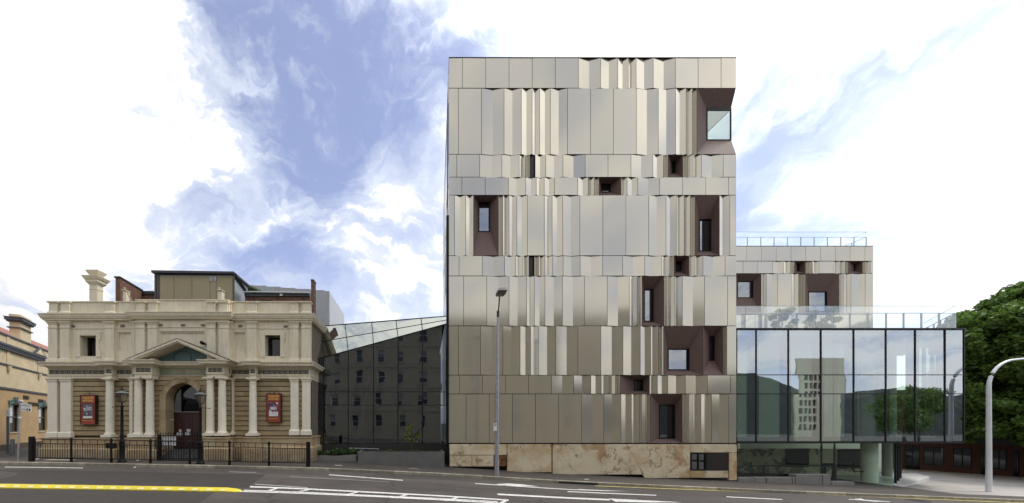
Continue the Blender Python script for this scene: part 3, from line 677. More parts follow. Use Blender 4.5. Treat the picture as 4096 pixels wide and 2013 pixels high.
# ------------------------------------------------------------------ rear block
YR = 32.2
rear = thing('rear_wing', 'lower rear wing with the same champagne panels, behind the glass pavilion terrace', 'building', (X(3220, YR), YR, gz(35)))
def Q1(v): return 2900 + v / 2.694
def q1y(v): return 880 + v / 2.694
r1 = [('F', 2880, Q1(234))] + [('F', Q1(a), Q1(b_)) for a, b_ in zip([234, 393, 552, 711, 870, 1030, 1189, 1348, 1508], [393, 552, 711, 870, 1030, 1189, 1348, 1508, 1597])]
clad_row(rear, r1, 985, 1045, YR, .5)
def mkq(seq): return mk(Q1, seq)
clad_row(rear, [('F', 2880, Q1(194))] + mkq([194, 'F', 354, 'F', 513, V(568), 631, V(665), 703, V(720), 748, ('N', 778, 845, q1y(480), q1y(553)), 866, V(880), 900, V(915), 943, V(975), 1015, 'F', 1168, V(1198), 1240, V(1262), 1297, V(1308), 1326, ('N', 1388, 1455, q1y(477), q1y(550)), 1480, V(1490), 1510, V(1535), 1566, 'F', 1597]), 1045, 1094.5, YR, .5)
clad_row(rear, mkq([120, ('N', 134, 302, q1y(660), q1y(840)), 392, V(418), 447, V(503), 567, 'F', 718, V(752), 792, V(812), 834, V(848), 868, ('N', 898, 1098, q1y(772), q1y(990)), 1230, V(1252), 1284, V(1315), 1357, V(1435), 1510, 'F', 1597]), 1094.5, 1259, YR, .5)
clad_row(rear, mkq([120, 'F', 175, V(190), 214, V(246), 327, V(385), 390, V(447), 455, V(500), 540, 'F', 716, V(730), 770, 'F', 872, 'F', 1030, 'F', 1189, 'F', 1348, 'F', 1508, 'F', 1597]), 1259, 1370, YR, .5)
mb = MB().box(X(2870, YR) - 2, X(3492, YR), YR + .9, YR + 12, 0, Z(987, YR)); obj('wall', mb, DARK, rear)
obj('roof_capping', MB().box(X(2870, YR), X(3493, YR), YR - .02, YR + 12, Z(985, YR), Z(984, YR)), FRAME, rear)
mb = MB()
mb.box(X(3492, YR) - .01, X(3492, YR) + .01, YR + .03, YR + 12, 4, Z(987, YR)); obj('side_cladding', mb, PANEL, rear)
STEEL = mat('brushed_steel_rail', (.22, .23, .24), .35, .7)
def balustrade(nm, label, xs, Y, zb, zr, zt, ret=None, deck_to=None, glass_=True):
    t = thing(nm, label, 'balustrade', (xs[0], Y, zb))
    x0, x1 = xs[0], xs[-1]
    pm = None
    for q in xs:
        if pm is None: pm = obj('post', MB().box(q - .022, q + .022, Y - .03, Y + .03, zb, zr), STEEL, t)
        else: inst(pm, 'post', t, (q, Y, zb))
    obj('mid_rail', MB().tube([(x0, Y, zr), (x1, Y, zr)], .022), STEEL, t)
    obj('top_rail', MB().box(x0, x1 + .02, Y - .05, Y - .03, zt - .02, zt), STEEL, t)
    if glass_:
        for a, b_ in zip(xs[:-1], xs[1:]): obj('glass_panel', MB().box(a + .01, b_ - .01, Y - .05, Y - .038, zb + .03, zt - .022), GCLEAR, t)
    if ret:
        dx, dy, L_ = ret; ln = math.hypot(dx, dy); ux, uy = dx / ln, dy / ln
        obj('return_mid_rail', MB().tube([(x1, Y, zr), (x1 + ux * L_, Y + uy * L_, zr)], .022), STEEL, t)
        obj('return_top_rail', MB().tube([(x1, Y, zt), (x1 + ux * L_, Y + uy * L_, zt)], .012), STEEL, t)
        k = 1.07
        while k < L_: inst(pm, 'post', t, (x1 + ux * k, Y + uy * k, zb)); k += 1.07
    return t
zb2 = Z(985, YR); yb2 = YR + .6
pr = [X(Q1(v), yb2) for v in (-45, 98, 241, 385, 528, 672, 816, 960, 1103, 1246, 1389, 1522)]
balustrade('roof_balustrade', 'thin steel and glass balustrade on the roof of the rear wing', pr, yb2, zb2, Z(q1y(187), yb2), Z(q1y(132), yb2), ret=(.0, 1, 8))

# ------------------------------------------------------------------ glass pavilion
YG = 20.9
pav = thing('glass_pavilion', 'glass curtain wall pavilion with dark mullions standing right of the panelled tower', 'building', (X(3400, YG), YG, gz(25)))
gxs = [2948, 3024, 3153, 3283, 3414, 3542.5, 3660, 3779, 3855]
gys = [1320, 1500, 1576, 1767]
XG = [X(v, YG) for v in gxs]; ZG = [Z(v, YG) for v in gys]; gl_n = 0
def tilt(o, k=.0035): o.rotation_euler = (rng.uniform(-k, k) * .6, 0, rng.uniform(-k, k))
for i in range(8):
    for j in range(3): tilt(obj('glass_pane', MB().box(XG[i] + .025, XG[i + 1] - .025, YG, YG + .02, ZG[j + 1] + .025, ZG[j] - .025), GBOX, pav))
for q in XG[1:]: obj('mullion', MB().box(q - .03, q + .03, YG - .03, YG + .22, ZG[3], ZG[0]), FRAME, pav)
for k, q in enumerate(ZG[1:3]):
    mb = MB()
    for i in range(8): mb.box(XG[i] + .031, XG[i + 1] - .031, YG - .022, YG + .12, q - .022, q + .022)
    obj('transom', mb, FRAME, pav)
sd = Vector((.927, 1)).normalized(); LS = 9.0; xr_ = XG[-1]
def foot(z0, z1, y0=YG, inset=0): return [(XG[0] - .05, y0), (xr_ - inset, y0), (xr_ - inset + sd.x * LS, y0 + sd.y * LS), (XG[0] - .05, y0 + sd.y * LS)]
obj('roof_edge', MB().slab(foot(0, 0, YG - .06), ZG[0] + .0, ZG[0] + .10), FRAME, pav)
obj('roof_slab', MB().slab(foot(0, 0, YG + .25, .3), ZG[0] - .25, ZG[0] - .01), mat('white_ceiling', (.7, .7, .68), .7), pav)
obj('floor_edge', MB().box(XG[0], xr_ + .03, YG - .02, YG + .2, Z(1774, YG), ZG[3] - .001), FRAME, pav)
obj('floor_slab', MB().slab(foot(0, 0, YG + .25, .25), Z(1770, YG), Z(1752, YG)), mat('floor_slab_dark', (.05, .052, .055), .6), pav)
obj('floor_upstand', MB().box(XG[0], xr_ - .1, YG + .12, YG + .22, Z(1773, YG), Z(1750, YG)), mat('spandrel', (.012, .013, .015), .3), pav)
# angled side
n_ = 6
for k in range(n_):
    p0 = (xr_ + sd.x * LS * k / n_, YG + sd.y * LS * k / n_); p1 = (xr_ + sd.x * LS * (k + 1) / n_, YG + sd.y * LS * (k + 1) / n_)
    for j in range(3): obj('side_glass_pane', MB().quadslab([(p0[0], p0[1] + .02, ZG[j + 1] + .02), (p1[0], p1[1], ZG[j + 1] + .02), (p1[0], p1[1], ZG[j] - .02), (p0[0], p0[1] + .02, ZG[j] - .02)], (-sd.y, sd.x, 0), .02), GBOX, pav)
    obj('mullion', MB().box(p1[0] - .12, p1[0] - .02, p1[1] - .05, p1[1] + .1, ZG[3], ZG[0]), FRAME, pav)
# interior: back wall with openings, dark posts, columns
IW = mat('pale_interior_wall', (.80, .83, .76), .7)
yw = 22.3
for a, b_ in ((2950, 2985), (3030, 3130), (3160, 3262), (3300, 3330), (3352, 3400), (3425, 3440)):
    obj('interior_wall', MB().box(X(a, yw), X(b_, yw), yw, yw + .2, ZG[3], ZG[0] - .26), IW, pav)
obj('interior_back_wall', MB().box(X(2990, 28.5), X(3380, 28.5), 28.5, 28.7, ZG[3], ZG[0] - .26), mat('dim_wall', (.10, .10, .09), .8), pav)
for a, b_ in ((3003, 3022), (3131, 3151), (3262, 3280), (3394, 3414), (3521, 3541), (3640, 3658), (3762, 3777)):
    obj('post', MB().box(X(a, YG + .5), X(b_, YG + .5), YG + .3, YG + .7, Z(1752, YG) + .004, ZG[0] - .26), FRAME, pav)
LCONC = mat('pale_fair_faced_concrete', (.50, .50, .44), .7, var=.12, nscale=2)
for px_, yc_, r_ in ((3477, 22.0, .33), (3557, 24.2, .30)):
    cx_ = X(px_, yc_); obj('column', MB().lathe(cx_, yc_, [(r_, Z(1752, YG) + .01), (r_, ZG[0] - .26)], 28), LCONC, pav)
    obj('column', MB().lathe(cx_, yc_, [(r_ + .02, gz(26) + .02), (r_ + .02, Z(1770, YG) - .005)], 28), LCONC, pav)
# lower, recessed glass room
YL = 21.15; zc = Z(1771, YG) - .02; zf = CZ - 258 * YL / F
edge = [2950, 3012, 3140, 3272, 3417, 3543, 3571]
obj('ground_floor', MB().slab([(X(2950, YL), YL), (X(3571, YL), YL), (34.3, 25.), (34.3, 30), (X(2950, YL), 30)], zf - .25, zf), mat('polished_floor', (.52, .53, .47), .35, var=.1), pav)
obj('white_paving', MB().slab([(X(3417, YL), YL - .35), (X(3575, YL), YL - .35), (36.2, 25.0), (37.4, 26.5), (X(3417, YL), 26.5)], zf - .4, zf - .02), mat('white_granite', (.62, .61, .58), .6, var=.05), pav)
for a, b_ in zip(edge[:-1], edge[1:]): obj('lower_glass_pane', MB().box(X(a, YL) + .008, X(b_, YL) - .008, YL, YL + .015, zf, zc), GLOW_ROOM, pav)
sa = Vector((X(3571, YL), YL)); sb = Vector((34.3, 25.0)); sdv = (sb - sa)
for k in range(4):
    p0 = sa + sdv * (k / 4); p1 = sa + sdv * ((k + 1) / 4)
    obj('door_pane', MB().quadslab([(p0.x, p0.y, zf), (p1.x, p1.y, zf), (p1.x, p1.y, zc), (p0.x, p0.y, zc)], (-sdv.y, sdv.x, 0), .02), GLOW_ROOM, pav)
    if k: obj('door_frame', MB().box(p0.x - .04, p0.x + .04, p0.y - .05, p0.y + .05, zf, zc), FRAME, pav)
obj('handrail', MB().tube([(X(3003, 22), 22, Z(1850, 22)), (X(3003, 22), 22, Z(1863, 22)), (X(3345, 22), 22, Z(1864, 22))], .045, 6), BLACK, pav)
for v in (3055, 3300, 3340): obj('handrail_post', MB().box(X(v, 22) - .04, X(v, 22) + .04, 21.96, 22.04, zf, Z(1864, 22)), BLACK, pav)
obj('handrail', MB().tube([(X(3414, 22), 22, Z(1850, 22)), (X(3414, 22), 22, Z(1886, 22)), (X(3506, 22), 22, Z(1886, 22)), (X(3506, 22), 22, Z(1840, 22))], .04, 6), BLACK, pav)
yk = 25.6
rwl = mat('relief_concrete', rough=.85, bump=.6, bscale=12, fn=lambda b, pos, p: b.mix(b.rng(b.noise(b.vmath('ADD', pos, b.vmath('SCALE', b.noise(pos, 1.5, 3, .5, out='Color'), scale=1.5)), 1.3, 3, .5), .52, .56), b.mix(b.rng(b.noise(pos, 3, 6, .6), .3, .7), (.62, .57, .45, 1), (.46, .42, .32, 1)), (.20, .20, .17, 1)))
obj('lobby_wall', MB().box(X(2960, yk), X(3455, yk), yk, yk + .2, zf, Z(1796, yk)), rwl, pav)
obj('lobby_back_wall', MB().box(X(2960, 29), X(3600, 29), 29, 29.2, zf, zc), IW, pav)
for a, b_, c_, d_ in ((3142, 3230, 1794, 1868), (3350, 3452, 1798, 1874)):
    obj('black_screen', MB().box(X(a, yk), X(b_, yk), yk - .1, yk - .003, Z(d_, yk), Z(c_, yk)), DARK, pav)
obj('lobby_frame', MB().wall(X(3285, 23), X(3342, 23), zf, zc, 23, 23.05, [(X(3290, 23), X(3337, 23), Z(1853, 23), zc - .08), (X(3300, 23), X(3330, 23), zf + .1, Z(1862, 23))]), FRAME, pav)
# stepped grey bench blocks in front
bench = thing('stepped_bench', 'grey concrete stepped bench blocks in front of the glass ground floor', 'bench', (X(3150, YG), YG - .3, gz(23)))
for (a, b_, t0, bt) in ((2952, 3019, 1912, 1935), (3020, 3065, 1911, 1935), (3068, 3169, 1911, 1950), (3171, 3181, 1911, 1950), (3184, 3290, 1899, 1952), (3292, 3324, 1899, 1952), (3326, 3418, 1928, 1956)):
    yy = YG - .25; obj('bench_block', MB().stone(X(a, yy), X(b_, yy) - .01, yy, yy + .4, gz(X(a, yy)) - .2, Z(t0, yy), .01), CONC, bench)
# terrace
zt0 = ZG[0] + .10
ppx = [2910, 2979, 3045, 3116, 3187, 3257, 3329, 3399, 3470, 3544, 3614, 3685, 3755.6, 3820]
balustrade('terrace_balustrade', 'long steel and glass balustrade along the terrace above the glass pavilion', [X(v, 21.3) for v in ppx], 21.3, zt0, Z(1253, 21.3), Z(1225, 21.3), ret=(.927, 1, 5))

# ------------------------------------------------------------------ foliage helper
def leaves(n, centers, size, squash=1., seed=1):
    r = np.random.RandomState(seed); c = np.array([q[:3] for q in centers]); rad = np.array([q[3] for q in centers]); wts = rad ** 2; wts = wts / wts.sum()
    idx = r.choice(len(c), n, p=wts); d = r.normal(size=(n, 3)); d /= np.linalg.norm(d, axis=1)[:, None]
    rr = rad[idx] * (.45 + .6 * r.rand(n) ** .7); pos = c[idx] + d * rr[:, None] * np.array([1, 1, squash])
    u = r.normal(size=(n, 3)); u /= np.linalg.norm(u, axis=1)[:, None]; nn = d + .9 * r.normal(size=(n, 3)); v = np.cross(u, nn); v /= (np.linalg.norm(v, axis=1)[:, None] + 1e-9)
    s = size * (.6 + .8 * r.rand(n))[:, None]
    q = np.stack([pos - u * s, pos + v * s * .6, pos + u * s, pos - v * s * .6], axis=1).reshape(-1, 3)
    return q
def leaf_obj(name, q, m, parent):
    n = len(q) // 4; org = np.array([(q[:, 0].min() + q[:, 0].max()) / 2, (q[:, 1].min() + q[:, 1].max()) / 2, q[:, 2].min()]); q = q - org
    me = bpy.data.meshes.new(name); me.vertices.add(4 * n); me.vertices.foreach_set('co', q.ravel().astype(np.float32)); me.loops.add(4 * n); me.loops.foreach_set('vertex_index', np.arange(4 * n, dtype=np.int32))
    me.polygons.add(n); me.polygons.foreach_set('loop_start', np.arange(0, 4 * n, 4, dtype=np.int32)); me.update(calc_edges=True); me.materials.append(m)
    o = bpy.data.objects.new(name, me); COL.objects.link(o); o.parent = parent; o.location = Vector(org) - (wloc(parent) if parent else Vector()); return o
def limb(a, b_, r0, r1, k=3, wob=.1):
    a, b_ = Vector(a), Vector(b_); pts = [a + (b_ - a) * i / k + Vector((rng.uniform(-wob, wob), rng.uniform(-wob, wob), 0)) * (0 < i < k) for i in range(k + 1)]
    return MB().tube(pts, r0, 7, r1)
def tree(name, label, x, y, z, H, R, nclump, nleaf, lsize, m, squash=.85, trunk_h=.35, group=None, seed=1, tr=.2):
    t = thing(name, label, 'tree', (x, y, z), group); r = random.Random(seed)
    top = (x, y, z + H * .8); tk = limb((x, y, z), top, tr, tr * .3, 5, .05 * R); obj('trunk', tk, BARK, t)
    cl = []
    for i in range(nclump):
        a = r.uniform(0, 6.283); e = r.uniform(-.8, 1.); rad = R * r.uniform(.45, .92); hh = z + H * trunk_h + (H * (1 - trunk_h)) * (.5 + .45 * e)
        k = math.sqrt(max(.1, 1 - (e * .85) ** 2)); cl.append((x + math.cos(a) * rad * k, y + math.sin(a) * rad * k, hh, R * r.uniform(.18, .34)))
    for c in cl[:9]:
        obj('branch', limb((x, y, z + (c[2] - z) * .6), c[:3], tr * .35, tr * .08, 3, .1 * R), BARK, t)
    leaf_obj('crown', leaves(nleaf, cl, lsize, squash, seed), m, t); return t
YT = 25.5
tz = ZG[0] + .1
for i, (px_, lab, sd_) in enumerate(((3128, 'small leafy tree on the terrace nearer the tower, seen through the glass balustrade', 3), (3285, 'small pale leafy tree on the terrace further from the tower, seen through the glass balustrade', 4))):
    xx = X(px_, YT); yyy = YT
    tree('terrace_tree', lab, xx, yyy, tz, Z(1238, YT) - tz, .85, 26, 1900, .085, LEAF2, trunk_h=.2, seed=sd_, tr=.05, group='small trees on the terrace')
    # terrace floor is the pavilion roof slab

# ------------------------------------------------------------------ glass link
YK = 22.3; link = thing('glass_link', 'dark glass link with sloping glazed roof edge between the theatre and the tower', 'building', (X(1520, YK), YK, gz(-1)))
bx = [1258, 1295, 1393, 1494, 1592, 1690, 1787]; tx = [1260, 1283, 1380, 1487, 1584, 1684, 1787]
def lerp(a, b_, t_): return a + (b_ - a) * t_
def kn(px_): return lerp(1440, 1296, (px_ - 1258) / 529)     # knee line
def tp(px_): return lerp(1307, 1265, (px_ - 1260) / 527)
def kp(px_): return Vector((X(px_, YK), YK, Z(kn(px_), YK)))
def tpt(px_): yy = YK + lerp(1.5, .35, (px_ - 1260) / 527); return Vector((X(px_, yy), yy, Z(tp(px_), yy)))
zrow = [Z(v, YK) for v in (1775, 1621, 1568)]
for i in range(6):
    a, b_ = bx[i], bx[i + 1]; xa_, xb_ = X(a, YK) + .015, X(b_, YK) - .015
    for j in range(2): tilt(obj('glass_pane', MB().box(xa_, xb_, YK, YK + .02, zrow[j] + .015, zrow[j + 1] - .015), GLINK, link), .007)
    tilt_ = obj('glass_pane', MB().prism([(xa_, zrow[2] + .015), (xb_, zrow[2] + .015), (xb_, kp(b_).z - .02), (xa_, kp(a).z - .02)], YK, YK + .02), GLINK, link); tilt(tilt_, .007)
    ka, kb, ta, tb = kp(a), kp(b_), tpt(tx[i]), tpt(tx[i + 1])
    fr_ = lambda k_, t_, s_: k_ + (t_ - k_) * s_
    for s0, s1 in ((.01, .49), (.51, .99)):
        q = [fr_(ka, ta, s0), fr_(kb, tb, s0), fr_(kb, tb, s1), fr_(ka, ta, s1)]; q[0].x += .015; q[3].x += .015; q[1].x -= .015; q[2].x -= .015
        n = (q[1] - q[0]).cross(q[3] - q[0]).normalized()
        obj('roof_glass_pane', MB().quadslab(q, -n, .02), GSLOPE, link)
for i, v in enumerate(bx):
    obj('mullion', MB().box(X(v, YK) - .028, X(v, YK) + .028, YK - .02, YK + .12, zrow[0], kp(v).z), FRAME, link)
    a, b_ = kp(v), tpt(tx[i]); obj('roof_mullion', MB().tube([a, b_], .028, 4), FRAME, link)
for k_ in (1, 2):
    mb = MB()
    for i in range(6): mb.box(X(bx[i], YK) + .029, X(bx[i + 1], YK) - .029, YK - .012, YK + .08, zrow[k_] - .02, zrow[k_] + .02)
    obj('transom', mb, FRAME, link)
obj('knee_rail', MB().tube([kp(1258) + Vector((0, -.02, 0)), kp(1787) + Vector((0, -.02, 0))], .035, 6), FRAME, link)
obj('top_rail', MB().tube([tpt(1260), tpt(1787)], .03, 6), FRAME, link)
m_ = lambda s_: kp(1258) + (tpt(1260) - kp(1258)) * s_
obj('roof_transom', MB().tube([kp(1258).lerp(tpt(1260), .5), kp(1787).lerp(tpt(1787), .5)], .022, 4), FRAME, link)
IDK = mat('dim_link_interior', (.07, .07, .07), .8, var=.3, nscale=.6)
xk0, xk1 = X(1258, YK), X(1787, YK)
obj('interior_wall', MB().prism([(xk0 - .2, gz(-3)), (xk1 + .2, gz(-3)), (xk1 + .2, 7.7), (xk0 - .2, 6.8)], 29, 29.2), IDK, link)
obj('side_wall', MB().box(xk0 - .12, xk0 - .02, YK + .1, 29, gz(-3), 5.6), IDK, link)
obj('roof', MB().add([(xk0, YK + 1.5, tpt(1260).z), (xk1, YK + .4, tpt(1787).z), (xk1, 29, 7.3), (xk0, 29, 6.2), (xk0, YK + 1.5, tpt(1260).z - .1), (xk1, YK + .4, tpt(1787).z - .1), (xk1, 29, 7.2), (xk0, 29, 6.1)], [(0, 1, 2, 3), (7, 6, 5, 4), (0, 4, 5, 1), (1, 5, 6, 2), (2, 6, 7, 3), (3, 7, 4, 0)]), mat('link_roof', (.1, .1, .1), .6), link)
obj('floor', MB().box(xk0, xk1, YK + .1, 29, zrow[0] - .15, zrow[0] - .02), IDK, link)
obj('plinth', MB().box(xk0, xk1, YK + .02, YK + .3, gz(2) - .2, zrow[0] - .001), mat('dark_bronze_plinth', (.03, .028, .024), .5, var=.3, nscale=3), link)
CW = mat('white_leaning_column', (.5, .52, .52), .6)
for a, b_, r_ in (((1345, 1760), (1345 - 15, 1400), .16), ((1430, 1775), (1480, 1470), .14)):
    obj('leaning_column', MB().tube([(X(a[0], 25), 25, Z(a[1], 25)), (X(b_[0], 25), 25, Z(b_[1], 25))], r_, 12), CW, link)
obj('gallery_beam', MB().box(xk0, xk1, 25.6, 25.7, Z(1560, 25), Z(1530, 25)), mat('gallery_edge', (.2, .22, .22), .5), link)
# planters
pl = thing('planter', 'large grey concrete planter in front of the dark glass link', 'planter', (X(1600, 20.2), 20.2, gz(0)))
yp = 20.15; mb = MB(); xa_, xb_ = X(1431, yp), X(1778, yp); zt_ = Z(1808, yp)
obj('planter_wall', MB().wall(xa_, xb_, gz(3) - .3, zt_, yp, yp + .12, []), CONC_D, pl)
obj('planter_end', MB().box(xb_ - .12, xb_, yp + .12, 21.9, gz(3) - .3, zt_), CONC_D, pl); obj('planter_end', MB().box(xa_, xa_ + .12, yp + .12, 21.9, gz(3) - .3, zt_), CONC_D, pl)
obj('soil', MB().box(xa_ + .12, xb_ - .12, yp + .12, 21.9, zt_ - .3, zt_ - .06), mat('soil', (.04, .03, .02), .95, var=.3), pl)
pl2 = thing('planter', 'low concrete planter full of green shrubs beside the theatre', 'planter', (X(1340, 21.2), 21.2, gz(-4)))
ys_ = 21.1; xa2, xb2 = X(1258, ys_), X(1425, ys_)
obj('planter_wall', MB().add([(xa2, ys_, gz(-5) - .2), (xb2, ys_, gz(-4) - .2), (xb2, ys_, Z(1818, ys_)), (xa2 + 1.3, ys_, Z(1824, ys_)), (xa2, ys_, Z(1822, ys_)), (xa2, ys_ + .1, gz(-5) - .2), (xb2, ys_ + .1, gz(-4) - .2), (xb2, ys_ + .1, Z(1818, ys_)), (xa2 + 1.3, ys_ + .1, Z(1824, ys_)), (xa2, ys_ + .1, Z(1822, ys_))], [(0, 1, 2, 3, 4), (9, 8, 7, 6, 5), (0, 5, 6, 1), (1, 6, 7, 2), (2, 7, 8, 3), (3, 8, 9, 4), (4, 9, 5, 0)]), CONC, pl2)
obj('soil', MB().box(xa2, xb2, ys_ + .1, 22.2, gz(-4) - .1, Z(1828, ys_)), MATS['soil'], pl2)
def shrubs(name, label, x0, x1, y0, y1, z, h, n, size, m, seed, cnt=16):
    r = random.Random(seed); cl = [(r.uniform(x0, x1), r.uniform(y0, y1), z + h * r.uniform(.3, .7), h * r.uniform(.35, .6)) for _ in range(cnt)]
    o = leaf_obj(name, leaves(n, cl, size, .9, seed), m, None); o['label'] = label; o['category'] = 'shrubs'; o['kind'] = 'stuff'; return o
shrubs('shrubs', 'dense green shrubs filling the low planter beside the theatre', xa2 + .15, xb2 - .1, ys_ + .2, 21.8, Z(1826, ys_), .42, 3500, .05, SHRUB, 2)
shrubs('ground_cover', 'sparse low plants in the large grey planter', xa_ + .8, xb_ - .5, yp + .3, 21.5, zt_ - .08, .16, 1200, .035, SHRUB, 3, 22)
tree('young_tree', 'slender young tree standing in the large grey planter against dark glass', X(1648, 20.9), 20.9, zt_ - .1, Z(1682, 20.9) - zt_, .52, 13, 420, .045, LEAF2, trunk_h=.25, seed=9, tr=.022)
hr = obj('handrail', MB().tube([(X(1396, 21.6), 21.6, Z(1832, 21.6)), (X(1396, 21.6), 21.6, Z(1793, 21.6)), (X(1512, 21.6), 21.6, Z(1796, 21.6)), (X(1519, 21.6), 21.6, Z(1802, 21.6))], .02, 6), POLE); tag(hr, 'thin steel handrail between the two planters', 'handrail')

# ------------------------------------------------------------------ theatre
th = thing('theatre', 'cream and sandstone classical theatre with pediment, columns and an arched red door', 'theatre', (X(716, D), D, gz(-13)))
W1 = D - .35                     # centre bay wall face
YF, YP = 20.2, 19.55             # frieze fronts: centre bay, over the paired columns
def TX(px, y=D): return X(px, y)
def trim(nm, path, prof, m=CREAM, par=None): return obj(nm, MB().sweep(path, prof), m, par or th)
def ring(x0, x1, yb, yf): return [(x0, yb), (x0, yf), (x1, yf), (x1, yb)]
def cap_prof(z, h, o_): return [(-.05, z), (0, z), (.015, z + h * .15), (o_ * .45, z + h * .4), (o_ * .5, z + h * .6), (o_, z + h * .8), (o_, z + h), (-.05, z + h)]
def pilaster(x0, x1, yt, ybm, yb, yf, nm='pilaster', ch=13, bh=14, neck=True):
    CR = CREAM if neck else CREAM2
    a, b_ = X(x0, yf), X(x1, yf); z0, z1 = Z(ybm, yf), Z(yt, yf); hc = ch / 70; hb = bh / 70
    s = obj(nm, MB().box(a, b_, yf, yb, z0, z1), CR, th)
    obj('capital', MB().sweep(ring(a - .001, b_ + .001, yb, yf - .001), cap_prof(z1 - hc, hc - .002, .09)), CR, s)
    obj('base', MB().sweep(ring(a - .001, b_ + .001, yb, yf - .001), [(-.05, z0 - .001), (.07, z0 - .001), (.07, z0 + hb * .75), (.02, z0 + hb), (-.05, z0 + hb)]), CR, s)
    if neck: obj('necking', MB().sweep(ring(a - .001, b_ + .001, yb, yf - .001), [(-.05, z1 - .38), (.025, z1 - .38), (.025, z1 - .34), (-.05, z1 - .34)]), CR, s)
    return s
CREAM2 = mat('off_white_column_paint', (.74, .685, .55), .6, var=.09, nscale=2.2, bump=.15, bscale=60)
# --- upper storey
zU0, zU1 = Z(1452, D), Z(1283, D)
WL, WC, WR = X(192, D), X(540, D - .3), X(915, D - .3); WE = X(1241, D)
holeL = (X(322, D), X(386, D), Z(1425, D), Z(1343, D)); holeR = (X(1061, D), X(1122, D), Z(1425, D), Z(1342, D))
bl = (X(469, D), X(524, D), Z(1404, D), Z(1329, D)); br = (X(934, D), X(983, D), Z(1403, D), Z(1329, D)); bc = (X(639, D - .3), X(817, D - .3), Z(1384, D - .3), Z(1326, D - .3))
obj('upper_wall', MB().wall(WL, WC, zU0, zU1, D, D + .3, [holeL, bl]), CREAM, th)
obj('upper_wall', MB().wall(WR, WE, zU0, zU1, D, D + .3, [holeR, br]), CREAM, th)
obj('upper_wall', MB().wall(WC, WR, zU0, zU1, D - .3, D + .1, [bc]), CREAM, th)
for h, yy in ((bl, D), (br, D), (bc, D - .3)):
    p = obj('blind_panel', MB().box(h[0], h[1], yy + .10, yy + .14, h[2], h[3]), CREAM, th)
    obj('panel_moulding', MB().wall(h[0] + .001, h[1] - .001, h[2] + .001, h[3] - .001, yy + .05, yy + .10, [(h[0] + .07, h[1] - .07, h[2] + .07, h[3] - .07)]), CREAM, p)
for h in (holeL, holeR):
    a, b_, z0, z1 = h; e = .27; k = .1
    out_ = [(a - e, z0 - .04), (a - e, z0 + .25), (a - e + k, z0 + .36), (a - e + k, z1 - .3), (a - e, z1 - .2), (a - e, z1 + .2), (b_ + e, z1 + .2), (b_ + e, z1 - .2), (b_ + e - k, z1 - .3), (b_ + e - k, z0 + .36), (b_ + e, z0 + .25), (b_ + e, z0 - .04), (b_ + .0, z0 - .04), (b_, z1), (a, z1), (a, z0 - .04)]
    wi = obj('window', MB().box(a + .1, b_ - .02, D + .52, D + .54, z0, z1 - .05), mat('dark_window_pane', (.008, .008, .009), .08), th)
    obj('surround', MB().prism(out_[::-1], D - .05, D + .01), CREAM, wi)
    obj('reveal', MB().wall(a - .03, b_ + .03, z0 - .04, z1 + .03, D + .012, D + .5, [(a, b_, z0, z1)]), CREAM, wi)
    obj('frame', MB().wall(a, b_, z0, z1 - .0, D + .45, D + .5, [(a + .13, b_ - .04, z0 + .03, z1 - .09)]), FRAME, wi)
zs_ = Z(1316, D)
for a, b_, yy in ((WL, WC, D), (WR, WE, D), (WC, WR, D - .3)): obj('string_moulding', MB().box(a + .01, b_ - .01, yy - .03, yy + .0, zs_, zs_ + .045), CREAM, th)
for (a, b_, c_, d_, yy) in ((283, 300, 1301, 1311, D), (482, 499, 1299, 1310, D), (635, 651, 1297, 1307, D - .3), (724, 741, 1297, 1307, D - .3), (804, 819, 1297, 1307, D - .3), (953, 969, 1300, 1310, D), (1134, 1150, 1302, 1311, D)):
    v = obj('air_vent', MB().box(X(a, yy), X(b_, yy), yy - .012, yy, Z(d_, yy), Z(c_, yy)), mat('vent_terracotta', (.14, .11, .085), .8), th)
    mb = MB()
    for k in range(4): z = Z(d_, yy) + .02 + k * .032; mb.box(X(a, yy) + .015, X(b_, yy) - .015, yy - .02, yy - .012, z, z + .012)
    obj('slat', mb, mat('vent_slat', (.28, .24, .18), .8), v)
UP = [(192, 227, D), (239, 276, D), (419, 455, D), (528, 539, D), (543, 578, D - .3), (590, 626, D - .3), (827, 861, D - .3), (874, 909, D - .3), (913, 925, D), (987, 1025, D), (1160, 1194, D), (1206, 1241, D)]
for a, b_, yb in UP:
    yf = yb - .15
    pilaster(a, b_, 1286, 1449, yb, yf)
    # parapet pier over it
    z0, z1 = Z(1258, yf), Z(1206, yf)
    p = obj('parapet_pier', MB().box(X(a, yf) + .02, X(b_, yf) - .02, yf + .03, yb + .2, z0, z1), CREAM, th)
    obj('pier_coping', MB().sweep(ring(X(a, yf) + .02, X(b_, yf) - .02, yb + .2, yf + .03), [(-.05, z1 - .09), (.02, z1 - .09), (.07, z1 - .05), (.07, z1 + .006), (-.05, z1 + .006)]), CREAM, p)
    obj('pier_base', MB().sweep(ring(X(a, yf) + .02, X(b_, yf) - .02, yb + .2, yf + .03), [(-.05, z0), (.06, z0), (.06, z0 + .12), (.015, z0 + .2), (-.05, z0 + .2)]), CREAM, p)
zp0, zp1 = Z(1259, D), Z(1209, D)
for a, b_, yy in ((WL + .03, WC, D + .02), (WR, WE - .03, D + .02), (WC + .001, WR - .001, D - .28)):
    p = obj('parapet_wall', MB().box(a, b_, yy, yy + .25, zp0, zp1), CREAM, th)
    obj('parapet_coping', MB().box(a, b_, yy - .05, yy + .3, zp1, zp1 + .05), CREAM, p)
    obj('parapet_base', MB().box(a, b_, yy - .05, yy - .001, zp0, zp0 + .14), CREAM, p)
zc0 = Z(1284, D)
